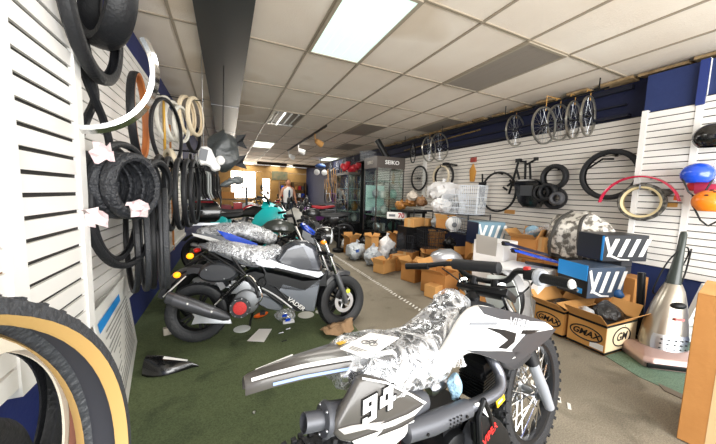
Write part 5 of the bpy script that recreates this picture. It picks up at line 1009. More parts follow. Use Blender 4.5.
# black fork and hoop left of the frame
ring_tyre('bicycle_tyre', 'large black hoop of a tyre hanging behind the wire basket on the right wall', (4.38, 3.62, 1.42), 92, .36, .04, .03, RUB); wallhook(3.62, 1.75, 'black hook carrying the large hoop behind the wire basket')
fk = thing('bicycle_fork', 'black fork with bright steerer hanging beside the large hoop', 'fork', (4.36, 3.95, 1.55)); m = MB().cyl((0, .02, .2), (0, 0, .02), .016, n=8)
for s in (-1, 1): m.tube([(0, s*.05, .02), (0, s*.05, -.35), (-.06, s*.05, -.45)], [.02, .015, .01], 8)
m.box((0, 0, .02), (.05, .14, .05)); obj('legs', m, BLKM, fk); obj('hook', MB().cyl((0, .02, .18), (.1, .02, .2), .007, n=6), STL, fk)
ring_tyre('bicycle_tyre', 'cream tyre hanging on the right wall above the white bags', (4.3, 5.05, 1.75), 95, .25, .045, .04, CRM); ring_tyre('bicycle_tyre', 'black tyre hanging behind the cream one above the white bags', (4.36, 5.02, 1.74), 93, .29, .05, .04, RUB); wallhook(5.05, 1.966, 'hook carrying the cream tyre above the white bags')
spoked('black bicycle wheel with tyre on the wall beside the glass showcase', (4.415, 6.0, 1.75), .30, 91, BLKM, tyre=RUB)
pg_ = tag(obj('brush', MB().cyl((4.46, 4.75, 1.98), (4.2, 4.75, 1.98), .02, n=8).box((4.16, 4.75, 1.98), (.1, .1, .06)), BLKM), 'short black brush like tool sticking out of the wall by the cream tyre', 'tool')
tag(obj('glove_pack', MB().prism([(4.474, 4.35, 1.62), (4.474, 4.25, 1.62), (4.474, 4.22, 1.82), (4.474, 4.30, 1.98), (4.474, 4.38, 1.85)], (-.03, 0, 0)).bev(.008), mat('pack_yellow', 'c98f3a', .5)), 'yellow brown packet hanging on the slats left of the black fork', 'packet'); tag(obj('red_packet', MB().box((4.456, 4.3, 2.05), (.03, .14, .09)).bev(.006), mat('packet_red', '9c3a30', .5)), 'small red packet hanging above the yellow brown packet', 'packet')
tag(obj('price_card', MB().box((4.465, 3.42, 1.08), (.01, .2, .07)), CARD2), 'brown cardboard tag on the slats right of the wire basket', 'card')
# red fender arc and camo tyre on the front panel
c = V((4.16, 1.625, 1.245)); rows = []
for i in range(40):
    a = R(14+i*158/39); rr_ = .355; rows.append([c+V((e, -cos(a)*(rr_+d_)*1.0, sin(a)*(rr_+d_))) for d_, e in ((-.012, -.03), (0, -.026), (.006, 0), (0, .026), (-.012, .03), (-.016, .02), (0.0, 0), (-.016, -.02))])
rf = tag(obj('red_fender', MB().rings(rows), mat('fender_red', 'c8284a', .22, coat=.6)), 'glossy red bicycle fender arching over the camouflage tyre on the front slat panel', 'fender'); obj('stay', MB().tube([c+V((0, -.1, .32)), c+V((.06, -.1, .33))], .01, 6), STL, rf); obj('reflector', MB().box(c+V((0, -.31, .12)), (.02, .03, .05)), ORGP, rf)
CAMO = mat('camo_tread', '6d6a62', .6, var=(26, .06, '2f2e2b'))
ring_tyre('bicycle_tyre', 'grey camouflage tyre with cream lining hanging under the red fender', (4.17, 1.585, 1.312), 97, .205, .07, .055, CAMO, mat('camo_wall', 'd9c79a', .5), mat('cream_lining', 'dcc998', .5), cls=44, kb=.6); tag(obj('wall_hook', MB().cyl((4.24, 1.585, 1.46), (4.1, 1.585, 1.46), .008, n=8).cyl((4.1, 1.585, 1.46), (4.1, 1.585, 1.5), .008, n=8), STL), 'steel hook carrying the camouflage tyre', 'hook')
tag(obj('wood_tag', MB().box((4.235, 1.665, .80), (.012, .12, .05)).bev(.008), WOOD), 'small tan tag on the front slat panel below the camouflage tyre', 'card'); tag(obj('wood_tag', MB().box((4.235, 1.39, 1.29), (.012, .14, .045)).bev(.008), WOOD), 'small tan tag at the right end of the red fender', 'card')
tag(obj('tool_pack', MB().ell((4.2, 1.44, 1.42), (.025, .09, .035)).jig(.01, 30), mat('tool_grey', '57534c', .5)), 'dark tool in clear pack hanging behind the right end of the red fender', 'tool')
# helmets on the near panel
def helmet(label, loc, r, mt, rz=0, holes=False, straps=True, peak=False):
    T = thing('helmet', label, 'helmet', loc, rz, 'helmets on the front panel'); prof = [(r*cos(a), r*.92*sin(a)) for a in (R(-40+i*130/12) for i in range(13))]
    m = MB().lathe(prof+[(max(0, q-.012), z-.01) for q, z in prof[::-1]], (0, 0, 0), (0, 0, 1), 28); 
    for v in m.b.verts: v.co.x *= .86
    obj('shell', m, mt, T)
    if holes:
        for a, e in ((-2.6, .55), (-2.1, .75), (-1.6, .85), (-3.0, .9), (-2.4, 1.1), (-1.2, .6), (2.8, .55), (-1.9, .35), (-2.8, .25), (3.0, 1.15)):
            d_ = V((cos(a)*cos(e)*.86, sin(a)*cos(e), sin(e)*.92))*r; obj('vent_hole', MB().ell(d_, (.009, .016, .008), n=8, k=5), BLK, T)
    if straps:
        for s in (-1, 1): obj('strap', MB().tube([(-.03, s*r*.85, -.04), (-.05, s*.05, -.17), (-.04, 0, -.22)], .007, 6, flat=.5), BLK, T)
    if peak: obj('visor', MB().sheet([[V((-.86*r*cos(t)*.9-.05*k, r*sin(t)*.8, .02-.01*k)) for t in (R(-60+20*i) for i in range(7))] for k in range(3)], .004), mt, T)
    obj('rear_mount', MB().box((.12, 0, .05), (.10, .03, .03)), STL, T)
    return T
helmet('black helmet with white mark, topmost on the near slat panel', (4.08, 1.10, 1.93), .135, BLKG, .3, straps=False); 
hb3 = helmet('metallic blue helmet hanging below the black one', (4.08, 1.17, 1.59), .115, BLU, .5); helmet('bright orange helmet with black vent holes, lowest on the near slat panel', (4.05, 1.05, 1.33), .125, mat('helmet_orange', 'ff8a1e', .3, coat=.4), .3, holes=True)
tag(obj('helmet_liner_pack', MB().box((4.18, 1.10, 1.46), (.08, .2, .12)).bev(.02).jig(.012, 20), mat('pink_pack', 'c83a5e', .5)), 'pink and red pack hanging between the blue and the orange helmet', 'packet'); tag(obj('clear_pack', MB().box((4.15, 1.02, 1.6), (.04, .12, .2)).jig(.02, 16), FILM), 'crumpled clear pack hanging right of the blue helmet', 'packet')
tag(obj('red_glove', MB().ell((4.17, 1.21, 1.485), (.03, .05, .05)).jig(.012, 30), RED), 'small red glove hanging under the blue helmet', 'glove')
# ================= BOXES ON THE FLOOR AT RIGHT
ang = math.atan2(.507-.582, 2.328-2.249)
T = thing('carton', 'tall plain cardboard carton standing nearest at the right edge of the photo', 'box', (2.26, .585, .006), R(-79))
obj('body', MB().box((.27, .22, .415), (.54, .44, .83)).bev(.003, 1), CARD, T); obj('tape', MB().box((.115, .22, .415), (.034, .442, .832)), mat('pale_tape', 'd8bb8c', .3), T); obj('top_flap', MB().box((.27, .22, .832), (.535, .435, .004)), CARD2, T)
KRAFT = mat('kraft_orange', 'cf9a55', .8, var=(8, .3, 'c48d48')); KRAFTW = mat('kraft_pale', 'ead9b4', .8)
def ring_logo(par, M, s, w, h, mt=BLK):
    m = MB(); a0, a1 = .0, 2*pi
    m.tube([V((cos(t)*w, sin(t)*h, 0)) for t in (2*pi*k/28 for k in range(28))], .006, 4, True); m.xf(M); obj('logo_ring', m, mt, par); text('logo_letters', s, h*1.25, M, mt, par, .001, .002, .25)
def kraft(label, loc, d, rz, word, side=None):
    T = carton(label, loc, d, rz, KRAFT, flaps=True); x, y, z = d; rz_ = 0
    obj('black_band', MB().box((0, 0, z*.93), (x+.004, y+.004, .02)), BLK, T); obj('black_band', MB().box((0, 0, .015), (x+.004, y+.004, .02)), BLK, T)
    ring_logo(T, basis((-x/2-.003, 0, z*.5), (0, -1, 0), (0, 0, 1)), word, y*.42, z*.22)
    if side: ring_logo(T, basis((0, -y/2-.003, z*.5), (1, 0, 0), (0, 0, 1)), side, x*.28, z*.30); obj('side_sheet', MB().box((0, -y/2-.001, z*.5), (x*.97, .002, z*.8)), KRAFTW, T)
    return T
gr_ = kraft('right one of two open brown cartons with oval logo, pale side turned to the camera', (3.11, 1.35, .006), (.46, .30, .27), -.04, 'GMAX', 'GM'); obj('shipping_label', MB().box((-.232, -.09, .06), (.002, .10, .05)), PAPER, gr_)
kraft('left one of two open brown cartons with oval logo, nearer the dirt bike', (3.08, 1.67, .006), (.42, .28, .26), -.04, 'GMAX')
bk = thing('bin_bag', 'black crumpled bag stuffed in the right carton with oval logo', 'bag', (3.18, 1.34, .05)); obj('bag', MB().ell((0, 0, .17), (.17, .12, .16), n=22, k=12).jig(.05, 9, 3), BAGK, bk)
cp = thing('parts_bag', 'clear grey bag sticking out of the right carton beside the black bag', 'bag', (2.97, 1.42, .08)); obj('bag', MB().ell((0, 0, .16), (.08, .07, .11), n=20, k=12).jig(.03, 14, 6), BAGG, cp)
bk = thing('bin_bag', 'dark parts bag inside the left carton with oval logo', 'bag', (3.10, 1.66, .05)); obj('bag', MB().ell((0, 0, .15), (.14, .10, .12), n=20, k=12).jig(.04, 10, 8), BAGK, bk)
def helmetbox(label, loc, d, rz, face, slash):
    T = thing('helmet_box', label, 'box', loc, rz); x, y, z = d; obj('body', MB().box((0, 0, z/2), d).bev(.004, 1), face, T)
    for k in range(4):
        u = -.5+.24*k+.08; obj('white_slash', MB().prism([(x*(u+a), -y/2-.0015, z*b) for a, b in ((.0, .18), (.10, .18), (.26, .86), (.16, .86))], (0, .0015, 0)), WHT, T, smooth=False)
    rows = [(-x*.5, z*.86), (-x*.44, z*.9), (-x*.30, z*.2), (-x*.1, z*.06), (x*.1, z*.04), (x*.1, z*.0), (-x*.14, z*.02), (-x*.36, z*.16)]
    obj('white_swoosh', MB().prism([(a, -y/2-.002, b+.01) for a, b in rows], (0, .002, 0)), WHT, T, smooth=False)
    return T
stk = carton('brown carton supporting the striped helmet boxes, dark logo side', (3.57, 1.62, .006), (.36, .40, .36), -.05, CARD); 
hbA = helmetbox('lower black box with white slashes and bright blue flap, above the logo cartons', (3.36, 1.60, .374), (.44, .32, .30), -.22, mat('box_slate', '3d4a5c', .4), 4)
obj('blue_flap', MB().prism([(-.225, -.15, .17), (-.225, .16, .17), (-.225, .16, .32), (-.225, -.15, .32)], (-.005, 0, 0)), SKYB, hbA, smooth=False); obj('black_side', MB().box((-.222, 0, .085), (.005, .315, .165)), BLK, hbA); obj('white_mark', MB().box((-.2265, -.03, .07), (.003, .06, .06)), WHT, hbA); obj('blue_mark', MB().box((-.2265, -.09, .06), (.003, .05, .05)), SKYB, hbA)
stk2 = carton('tall brown carton behind the vacuum cleaner carrying the upper striped box', (3.92, 1.60, .006), (.24, .4, .52), -.05, CARD)
hbB = helmetbox('upper black box with broad white slashes leaning by the wall', (3.74, 1.62, .70), (.52, .30, .27), -.30, mat('box_black', '20242c', .4), 4); obj('blue_edge', MB().box((-.262, -.14, .135), (.004, .02, .25)), SKYB, hbB)
for z_ in (.53, .615): tag(obj('foam_pad', MB().box((3.88, 1.64, z_+.04), (.22, .22, .078)), DGRY), 'dark foam pad %s under the upper striped box' % ('at the bottom' if z_ < .6 else 'at the top'), 'pad')
# upright vacuum cleaner
vc = thing('vacuum_cleaner', 'silver upright vacuum cleaner with black handle standing on the worn green carpet', 'vacuum cleaner', (3.30, 1.02, .006), -.62)
VS = mat('vacuum_silver', '9c958a', .3, metal=.75, coat=.3)
vacshear = MX(((1, 0, .2, 0), (0, 1, 0, 0), (0, 0, 1, 0), (0, 0, 0, 1)))
obj('floor_head', MB().rings([[V((x*w_, y0+y*d_, z)) for x, y in ((-1, -.8), (-.8, -1), (.8, -1), (1, -.8), (1, .9), (-1, .9))] for z, w_, d_, y0 in ((.0, .23, .15, -.06), (.05, .24, .155, -.06), (.085, .22, .14, -.05), (.11, .16, .09, -.0))]).bev(.008), mat('vacuum_head', 'b79d98', .35, metal=.4), vc); obj('bumper', MB().box((0, -.215, .03), (.46, .015, .035)).bev(.006), BLK, vc)
obj('body', MB().rings([[V((cos(a)*w_, y0+sin(a)*d_, z)) for a in (2*pi*k/24 for k in range(24))] for z, w_, d_, y0 in ((.08, .155, .10, .0), (.14, .165, .11, .02), (.28, .15, .105, .05), (.44, .115, .09, .08), (.56, .08, .07, .10), (.62, .055, .05, .115))]), VS, vc)
gl_ = MB()
obj('vent_panel', MB().rings([[V((cos(a)*w_, y0+sin(a)*d_, z)) for a in (R(215+110*k/12) for k in range(13))] for z, w_, d_, y0 in ((.10, .160, .106, .0), (.15, .167, .113, .02), (.20, .163, .112, .03), (.225, .15, .10, .03))], closed=False), STL, vc)
for i in range(3):
    for j in range(5): a = R(238+j*16); z = .125+.035*i; obj('vent_hole', MB().ell((cos(a)*.166, .012+.12*(z-.1)+sin(a)*.114, z), (.009, .006, .006), n=8, k=5), BLK, vc)
obj('dark_window', MB().ell((0, .005, .46), (.055, .035, .03)), BLK, vc); obj('red_badge', MB().box((0, -.045, .36), (.06, .02, .02), (-.2, 0, 0)), mat('badge_red', 'c8524e', .4), vc)
hn = obj('handle', MB().tube([(0, .115, .58), (.0, .14, .74), (.0, .165, .9), (0, .19, 1.03), (0, .20, 1.06)], [.052, .038, .026, .024, .017], 12), mat('handle_black', '2d3532', .3), vc)
obj('cord', MB().tube(spline([(.06, .15, .92), (.10, .17, .7), (.09, .17, .5), (.05, .19, .56), (.07, .17, .85), (.02, .16, .93), (-.07, .15, .8), (-.10, .15, .55), (-.06, .16, .5)], 6), .006, 6), BLK, hn)
for o_ in vc.children_recursive:
    if o_.name.split('.')[0] not in ('floor_head', 'bumper'): o_.data.transform(vacshear)
hs_ = tag(obj('floor_tool', MB().tube([(3.46, 1.22, .006), (3.47, 1.23, .3), (3.49, 1.26, .66)], [.035, .03, .03], 10).box((3.46, 1.2, .05), (.12, .1, .08)), BLKM), 'black upright tube with a floor tool just left of the vacuum cleaner', 'tool')
tag(obj('blue_pouch', MB().ell((3.46, 1.40, .41), (.04, .05, .04)).jig(.02, 14), mat('pouch_blue', '245a94', .4)), 'blue pouch lying on the carton left of the vacuum cleaner', 'pouch')
wm = thing('window_blind', 'white slatted tray leaning on the wall right of the vacuum cleaner', 'tray', (3.95, .93, .006), -.4); obj('panel', MB().box((0, 0, .32), (.4, .04, .6), (.25, 0, 0)), WHT, wm); 
for k in range(5): obj('slat', MB().box((0, -.03-.022*0+(.085*k-.17)*.0, .12+.085*k), (.34, .012, .02)), DGRY, wm)
tag(obj('cleaning_rag', MB().ell((3.9, 1.05, .70), (.16, .1, .05)).jig(.03, 12), WHT), 'white rag draped on top of the slatted tray', 'rag') if False else None
# camo bag on cartons
carton('wide brown carton under the camouflage bag', (3.98, 2.06, .006), (.5, .5, .52), 0, CARD)
cm = thing('camo_bag', 'large silver and grey camouflage duffel bag slumped on a carton under the wall tyres', 'bag', (4.0, 2.06, .53)); CMB = mat('camo_cloth', 'efebe3', .36, var=(14, .06, '6f6b63'), bump=(10, .9))
m = MB().ell((0, .02, .29), (.26, .40, .33), n=30, k=18).jig(.07, 6, 4).jig(.02, 18, 2)
for v in m.b.verts: v.co.z = max(.0, v.co.z)
obj('body', m, CMB, cm)
for s in (-1, 1): obj('strap', MB().tube(spline([(-.24, .02+s*.18, .06), (-.29, .02+s*.16, .28), (-.2, .02+s*.12, .54), (0, .02+s*.1, .64)], 5), .022, 8, flat=.35), mat('strap_dark', '4a4845', .6), cm)
obj('dark_base', MB().ell((0, .02, .07), (.235, .35, .075), n=24), mat('bag_base', '2d2c2b', .6), cm)
tag(obj('chair_back', MB().tube(arc((4.1, 1.74, .80), .12, -.2, pi+.2, 10, (0, 1, 0), (0, 0, 1)), .035, 10).tube([(4.1, 1.62, .80), (4.1, 1.62, .3), (4.1, 1.60, .006)], .03, 8).tube([(4.1, 1.86, .80), (4.1, 1.86, .3), (4.1, 1.88, .006)], .03, 8), GRY), 'grey arched tube rack standing right of the camouflage bag', 'rack')
BOXW = mat('white_card', 'fafafa', .6)
# stack of brown boxes, white boxes, blue blades
carton('large brown carton at the bottom of the stack left of the camouflage bag', (3.86, 2.58, .006), (.5, .5, .5), .1, CARD); carton('open brown box on top of the stack left of the camouflage bag', (3.86, 2.62, .512), (.4, .32, .26), .25, CARD, flaps=True); carton('small brown box on the stack touching the camouflage bag', (3.88, 2.385, .512), (.24, .13, .3), -.1, CARD2)
tag(obj('blue_bag', MB().ell((3.90, 2.60, .86), (.08, .09, .09)).jig(.03, 14), mat('bag_pale_blue', '8fb4cc', .35, bump=(20, .7))), 'pale blue plastic bag on the open brown box below the tyre cluster', 'bag'); tag(obj('clear_sheet', MB().sheet([[V((3.70+.03*i, 2.28+.06*j, .98-.03*j+.03*sin(i*1.3+j))) for i in range(8)] for j in range(8)]).jig(.03, 9), FILM), 'crumpled clear plastic sheet hanging over the small brown box', 'sheet')
carton('large white box under the white boxes behind the dirt bike handlebar', (3.13, 2.15, .006), (.48, .52, .26), .2, BOXW, tape=False, cat='box'); wb = carton('low white carton with a hand slot behind the right grip of the dirt bike', (3.12, 2.14, .27), (.46, .5, .26), .2, BOXW, tape=False); obj('hand_slot', MB().box((-.222, 0, .15), (.004, .09, .025)), BLK, wb)
wb = carton('tall white box with grey flap beside the wire rack', (3.28, 2.68, .006), (.40, .40, .74), .25, BOXW, tape=False); obj('grey_flap', MB().prism([(-.185, .16, .5), (-.185, -.10, .5), (-.24, -.13, .80), (-.24, .15, .82)], (-.004, 0, 0)), mat('flap_grey', 'b8b4ae', .6), wb); obj('hand_slot', MB().box((0, -.171, .58), (.09, .004, .025)), BLK, wb)
hx_ = helmetbox('blue grey helmet box with white stripes standing behind the tall white box', (3.60, 3.14, .62), (.44, .3, .33), -.25, mat('box_teal', '6f8fa0', .4), 4); obj('navy_side', MB().box((-.222, 0, .16), (.004, .3, .32)), mat('box_navy', '10203f', .4), hx_); carton('brown carton under the blue grey helmet box', (3.62, 3.16, .006), (.42, .36, .60), -.1, CARD)
tag(obj('red_cap', MB().ell((3.9, 2.98, .80), (.07, .08, .06)).jig(.02, 16), mat('cap_red', '8f1f2c', .5)), 'dark red cap on the boxes right of the blue grey helmet box', 'cap') if False else None
for k, (y, z, mt, t) in enumerate(((2.12, .60, BLU, 'bright blue plastic blade like fender lying across the white boxes'), (2.25, .66, mat('blade_navy', '20284a', .3, coat=.5), 'dark blue black blade like fender lying behind the bright blue one'))):
    bl_ = thing('plastic_blade', t, 'fender', (3.26, y, z), -.35); rows = []
    for i in range(10): t_ = i/9; w_ = .05+.05*sin(pi*t_)*(1-.4*t_); rows.append([V((-.28+.56*t_, yy*w_, .14*(1-t_)-abs(yy)**2*.03)) for yy in (-1, -.5, 0, .5, 1)])
    obj('blade', MB().sheet(rows, .006), mt, bl_); obj('mount', MB().box((-.25, 0, .11), (.06, .06, .05)), BLK, bl_)
tag(obj('plank', MB().box((3.3, 1.98, .56), (.5, .05, .03), (0, .12, -.5)), BLKM), 'black bar lying from the white boxes to the blue flap box', 'bar')
carton('brown carton with printed logo behind the right grip of the dirt bike', (3.54, 1.99, .006), (.34, .26, .30), -.04, KRAFT); carton('second printed brown carton stacked behind the right grip', (3.54, 1.99, .318), (.3, .24, .20), -.08, KRAFT)
# loose wheel with silver fender and brown box behind the front wheel of the dirt bike
w5 = thing('loose_wheel', 'loose wheel with silver striped fender standing behind the dirt bike front board', 'wheel', (2.75, 2.05, .006), 1.2); obj('tyre', MB().lathe(tyre_prof(.25, .09, .06), (0, 0, .25), n=36), RUB, w5); rows = []
for i in range(12): a = R(20+i*12); rows.append([V((cos(a)*(.28+d_), y, .25+sin(a)*(.28+d_))) for y, d_ in ((-.06, -.03), (-.04, 0), (.04, 0), (.06, -.03))])
obj('fender', MB().sheet(rows, .005), SIL, w5); obj('rim', MB().lathe([(.19, -.03), (.19, .03), (.16, .02), (.16, -.02)], (0, 0, .25), n=30), STL, w5)
for k in range(5): a = 2*pi*k/5; obj('spoke', MB().cyl((0, 0, .25), (cos(a)*.17, 0, .25+sin(a)*.17), .012, n=6), STL, w5)
carton('brown carton standing by the loose wheel, seen under the handlebar', (2.72, 2.45, .006), (.3, .26, .2), .3, CARD)
# cartons along the aisle edge
carton('open brown carton with raised flaps on the aisle edge, largest one', (2.66, 3.02, .006), (.38, .36, .28), .35, CARD, flaps=True); carton('small closed brown carton in front of the largest open carton', (2.45, 2.88, .006), (.2, .17, .16), .3, CARD2, tape=False)
carton('open brown carton left of the largest open carton on the aisle edge', (2.62, 3.58, .006), (.28, .26, .25), .3, CARD, flaps=True); cl_ = carton('pale open carton lying with its flap out on the aisle edge', (2.45, 4.16, .006), (.36, .22, .15), .4, CARD2, flaps=True); carton('upright brown carton behind the pale open one', (2.72, 4.2, .006), (.2, .2, .26), .2, CARD)
carton('tall narrow carton among the grey bags on the aisle edge', (2.62, 5.0, .006), (.2, .18, .46), .3, CARD2, flaps=True); carton('orange brown open carton near the glass showcase', (2.5, 5.75, .006), (.24, .24, .34), .2, CARD, flaps=True); carton('flat brown carton on the dark stand below the red number sign', (3.30, 4.55, .72), (.48, .2, .16), .5, CARD2); carton('brown open box on the rack beside the flat brown carton', (3.6, 4.05, .74), (.24, .22, .16), .4, CARD, flaps=True)
tag(obj('shadow_block', MB().box((3.30, 4.6, .36), (.5, .3, .715)), BLKM), 'low dark cabinet standing in for deep shadow, carrying the flat brown carton', 'cabinet')  # solid dark block stands in for the deep shadow here
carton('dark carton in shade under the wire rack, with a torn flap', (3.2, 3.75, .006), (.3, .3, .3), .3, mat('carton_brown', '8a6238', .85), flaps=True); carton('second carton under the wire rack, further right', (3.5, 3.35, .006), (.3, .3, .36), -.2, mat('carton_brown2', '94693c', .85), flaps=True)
def pbag_(label, loc, r, mt, seed, name='plastic_bag'):
    T = thing(name, label, 'bag', loc); m = MB().ell((0, 0, r[2]), r, n=24, k=14).jig(r[0]*.35, 2.2/r[0], seed).jig(r[0]*.10, 7/r[0], seed+3)
    for v in m.b.verts: v.co.z = max(.0, v.co.z)
    obj('bag', m, mt, T); obj('knot', MB().tube([(0, 0, r[2]*1.85), (.01, .01, r[2]*2.15), (.03, .0, r[2]*2.35)], [r[0]*.16, r[0]*.09, r[0]*.2], 8), mt, T); return T
g1 = pbag_('large grey plastic bag with blue print on the aisle edge near the showcase', (2.36, 5.15, .006), (.21, .2, .16), BAGG, 1); obj('blue_print', MB().box((-.05, -.19, .2), (.1, .02, .05), (-.3, 0, .2)), mat('print_blue', '2f55a8', .5), g1); pbag_('smaller grey plastic bag left of the pale open carton', (2.44, 4.62, .006), (.16, .14, .17), BAGG, 4); pbag_('white plastic bag on the dark items behind the pale open carton', (2.9, 4.9, .006), (.17, .16, .23), BAGW, 6)
pbag_('dark bag of parts on the floor behind the tall narrow carton', (2.9, 5.6, .006), (.22, .2, .2), BAGK, 7); pbag_('dark bag on the floor between the largest carton and the wire rack', (3.05, 3.5, .006), (.2, .18, .17), BAGK, 9)
bkk = thing('black_stand', 'black display base with white shoe like part near the showcase', 'stand', (2.28, 5.95, .006)); obj('base', MB().turn([(.14, 0), (.14, .06), (.05, .09), (.03, .5), (.1, .52), (.1, .56)], n=20), BLK, bkk); obj('white_part', MB().ell((.12, -.05, .22), (.06, .05, .12), (0, .4, 0)), WHT, bkk)
# silver motorcycle tank resting on a carton
carton('brown carton carrying the silver fuel tank', (2.98, 3.28, .006), (.4, .3, .3), .2, CARD); tkk = thing('fuel_tank', 'loose silver motorcycle tank on a carton behind the left grip of the dirt bike', 'tank', (2.98, 3.28, .31), -.5); obj('shell', seat_loft([-.24, -.2, -.08, .08, .2, .26], [.08, .15, .21, .22, .15, .07], [.06, .11, .14, .14, .10, .05], [.08, .14, .2, .21, .15, .07]), SIL, tkk)
# wire rack with baskets
rk = thing('wire_rack', 'dark wire shelf rack between the showcase and the tall white box', 'rack', (3.85, 4.25, .006), 0)
for x in (-.25, .25):
    for y in (-.75, .75): obj('post', MB().cyl((x, y, 0), (x, y, 1.02), .012, n=8), WIREK, rk)
for z in (.3, .68, 1.0):
    m = MB()
    for x in (-.25, .25): m.cyl((x, -.75, z), (x, .75, z), .008, n=6)
    for k in range(24): y = -.75+1.5*k/23; m.cyl((-.25, y, z), (.25, y, z), .0035, n=4)
    obj('shelf', m, WIREK, rk)
obj('front_grid', MB().cyl((-.26, -.3, .7), (-.26, -.3, .98), .004, n=4), WIREK, rk); m = MB()
for k in range(14): m.cyl((-.26, -.72+.05*k, .70), (-.30, -.70+.05*k, .96), .004, n=4)
for z in (.72, .95): m.cyl((-.28, -.73, z), (-.28, -.05, z), .005, n=4)
obj('front_basket', m, mat('basket_grey', '8d97a5', .4), rk)
def basket(label, loc, d, rz, mt, n=10):
    T = thing('wire_basket', label, 'basket', loc, rz); x, y, z = d
    for k in range(n+1):
        t = k/n-.5
        for s in (-1, 1): pass
    m = MB()
    for k in range(n+1):
        t = k/n-.5; m.tube([(-x/2, t*y, z), (-x/2*.85, t*y*.9, 0), (x/2*.85, t*y*.9, 0), (x/2, t*y, z)], .0035, 4); m.tube([(t*x, -y/2, z), (t*x*.9, -y/2*.85, 0), (t*x*.9, y/2*.85, 0), (t*x, y/2, z)], .0035, 4)
    obj('grid', m, mt, T); m = MB()
    for f, zz in ((1, z), (.95, z*.6), (.9, z*.3)): m.tube([(-x/2*f, -y/2*f, zz), (x/2*f, -y/2*f, zz), (x/2*f, y/2*f, zz), (-x/2*f, y/2*f, zz)], .0055, 5, True)
    obj('rim', m, mt, T); return T
basket('white wire basket standing on the rack in front of the large hoop', (3.92, 3.74, 1.012), (.36, .34, .50), .3, WIREW, 9); basket('second white wire basket on the rack, lower, left of the tall one', (3.75, 4.0, 1.012), (.3, .3, .34), .1, WIREW, 8)
pbag_('big bright white plastic bag on top of the wire rack', (3.95, 4.55, 1.25), (.24, .42, .17), BAGW, 12); pbag_('second white bag half under the big bright one on the rack', (3.72, 4.3, 1.012), (.16, .2, .13), BAGW, 14); pbag_('black and white bag on the rack below the big bright white bag', (3.95, 4.4, 1.012), (.16, .28, .12), BAGK, 15)
for k, (x, y, z, mt, t) in enumerate([(3.75, 5.35, 1.16, 'b9803c', 'orange bag of parts on the rack by the showcase'), (3.65, 5.6, 1.08, 'c98a3a', 'yellow orange bag of parts left of the larger orange one'), (3.85, 5.1, 1.18, 'b08a64', 'tan bag of parts right of the orange one'), (3.72, 5.25, 1.30, 'cfc5b8', 'pale bag lying on the orange bags')]):
    pbag_(t, (x, y, z-.1), (.13, .13, .10), mat('bag_'+mt, mt, .4, var=(14, .15, '7a4d22') if k < 3 else None, bump=(18, .9)), 20+k, 'parts_bag')
rk2 = thing('display_table', 'dark table with the bags of parts beside the glass showcase', 'table', (3.75, 5.43, .006)); obj('top', MB().box((0, 0, .94), (.5, .7, .05)), BLKM, rk2)
for x in (-.2, .2):
    for y in (-.3, .3): obj('leg', MB().box((x, y, .46), (.05, .05, .92)), BLKM, rk2)
sg_ = thing('number_sign', 'white sign with red 70 on the edge of the dark table', 'sign', (3.44, 5.35, .86), -.6); obj('plate', MB().box((0, 0, 0), (.5, .012, .15)), PAPER, sg_); text('red_number', '70', .14, basis((.06, -.008, 0), (1, 0, 0), (0, 0, 1)), RED, sg_, .001, .004); obj('grey_print', MB().box((-.14, -.008, 0), (.14, .004, .05)), GRY, sg_); obj('bracket', MB().box((.12, .02, -.0), (.06, .03, .03)), BLK, sg_)
fn = thing('white_fan', 'round white fan like housing on the lower shelf of the rack', 'fan', (3.62, 3.85, .70), -.5); obj('housing', MB().turn([(.04, .1), (.12, .06), (.14, 0), (.11, -.06), (.05, -.07)], (0, 0, .13), (0, 1, .1), 22), WHT, fn); obj('hub', MB().turn([(.045, -.07), (.04, -.085), (.01, -.088)], (0, 0, .13), (0, 1, .1), 16), GRY, fn); obj('foot', MB().box((0, 0, .006), (.12, .1, .012)), WHT, fn)
# ================= GLASS SHOWCASES
EDGE = mat('case_edge', '3a3330', .4); SIGNB = mat('sign_brown', '4a4440', .35)
def showcase(label, loc, w, d, h, rz, base, sign=None, shelves=3):
    T = thing('glass_showcase', label, 'showcase', loc, rz)
    obj('base', MB().box((0, 0, base/2), (w, d, base)), BLKM, T); 
    for x in (-1, 1):
        for y in (-1, 1): obj('post', MB().box((x*(w/2-.012), y*(d/2-.012), (base+h)/2), (.024, .024, h-base)), EDGE, T)
    hd_ = obj('header', MB().box((0, 0, h-.13 if sign else h-.03), (w+.01, d+.01, .26 if sign else .06)), SIGNB, T)
    for i, (c_, s_) in enumerate((((0, -d/2, 0), (w-.05, .006)), ((0, d/2, 0), (w-.05, .006)))): obj('pane', MB().box((0, c_[1]*.98, (base+h)/2), (s_[0], s_[1], h-base-.1)), GLS, T)
    for x in (-1, 1): obj('pane', MB().box((x*w/2*.98, 0, (base+h)/2), (.006, d-.05, h-base-.1)), GLS, T)
    for k in range(shelves): z = base+(h-base)*(k+1)/(shelves+1.4); obj('glass_shelf', MB().box((0, 0, z), (w-.06, d-.06, .012)), mat('shelf_edge', '9db8b0', .15), T)
    if sign:
        text('sign_letters', sign, .125, basis((0.02, -d/2-.012, h-.13), (1, 0, 0), (0, 0, 1)), WHT, hd_, .004, .0012, sx=1.15); text('sign_letters', sign, .11, basis((-w/2-.012, 0, h-.13), (0, -1, 0), (0, 0, 1)), mat('letters_dim', '9a958d', .5), hd_, .004, .001)
    return T
sc1 = showcase('tall glass showcase with dark header and raised white letters', (3.47, 6.12, .006), .74, .65, 2.17, .0, .42, 'SEIKO')
sc2 = showcase('second glass showcase standing behind the one with the lettered header', (3.22, 7.6, .006), .5, .9, 1.88, 0, .5)
rnd = random.Random(21)
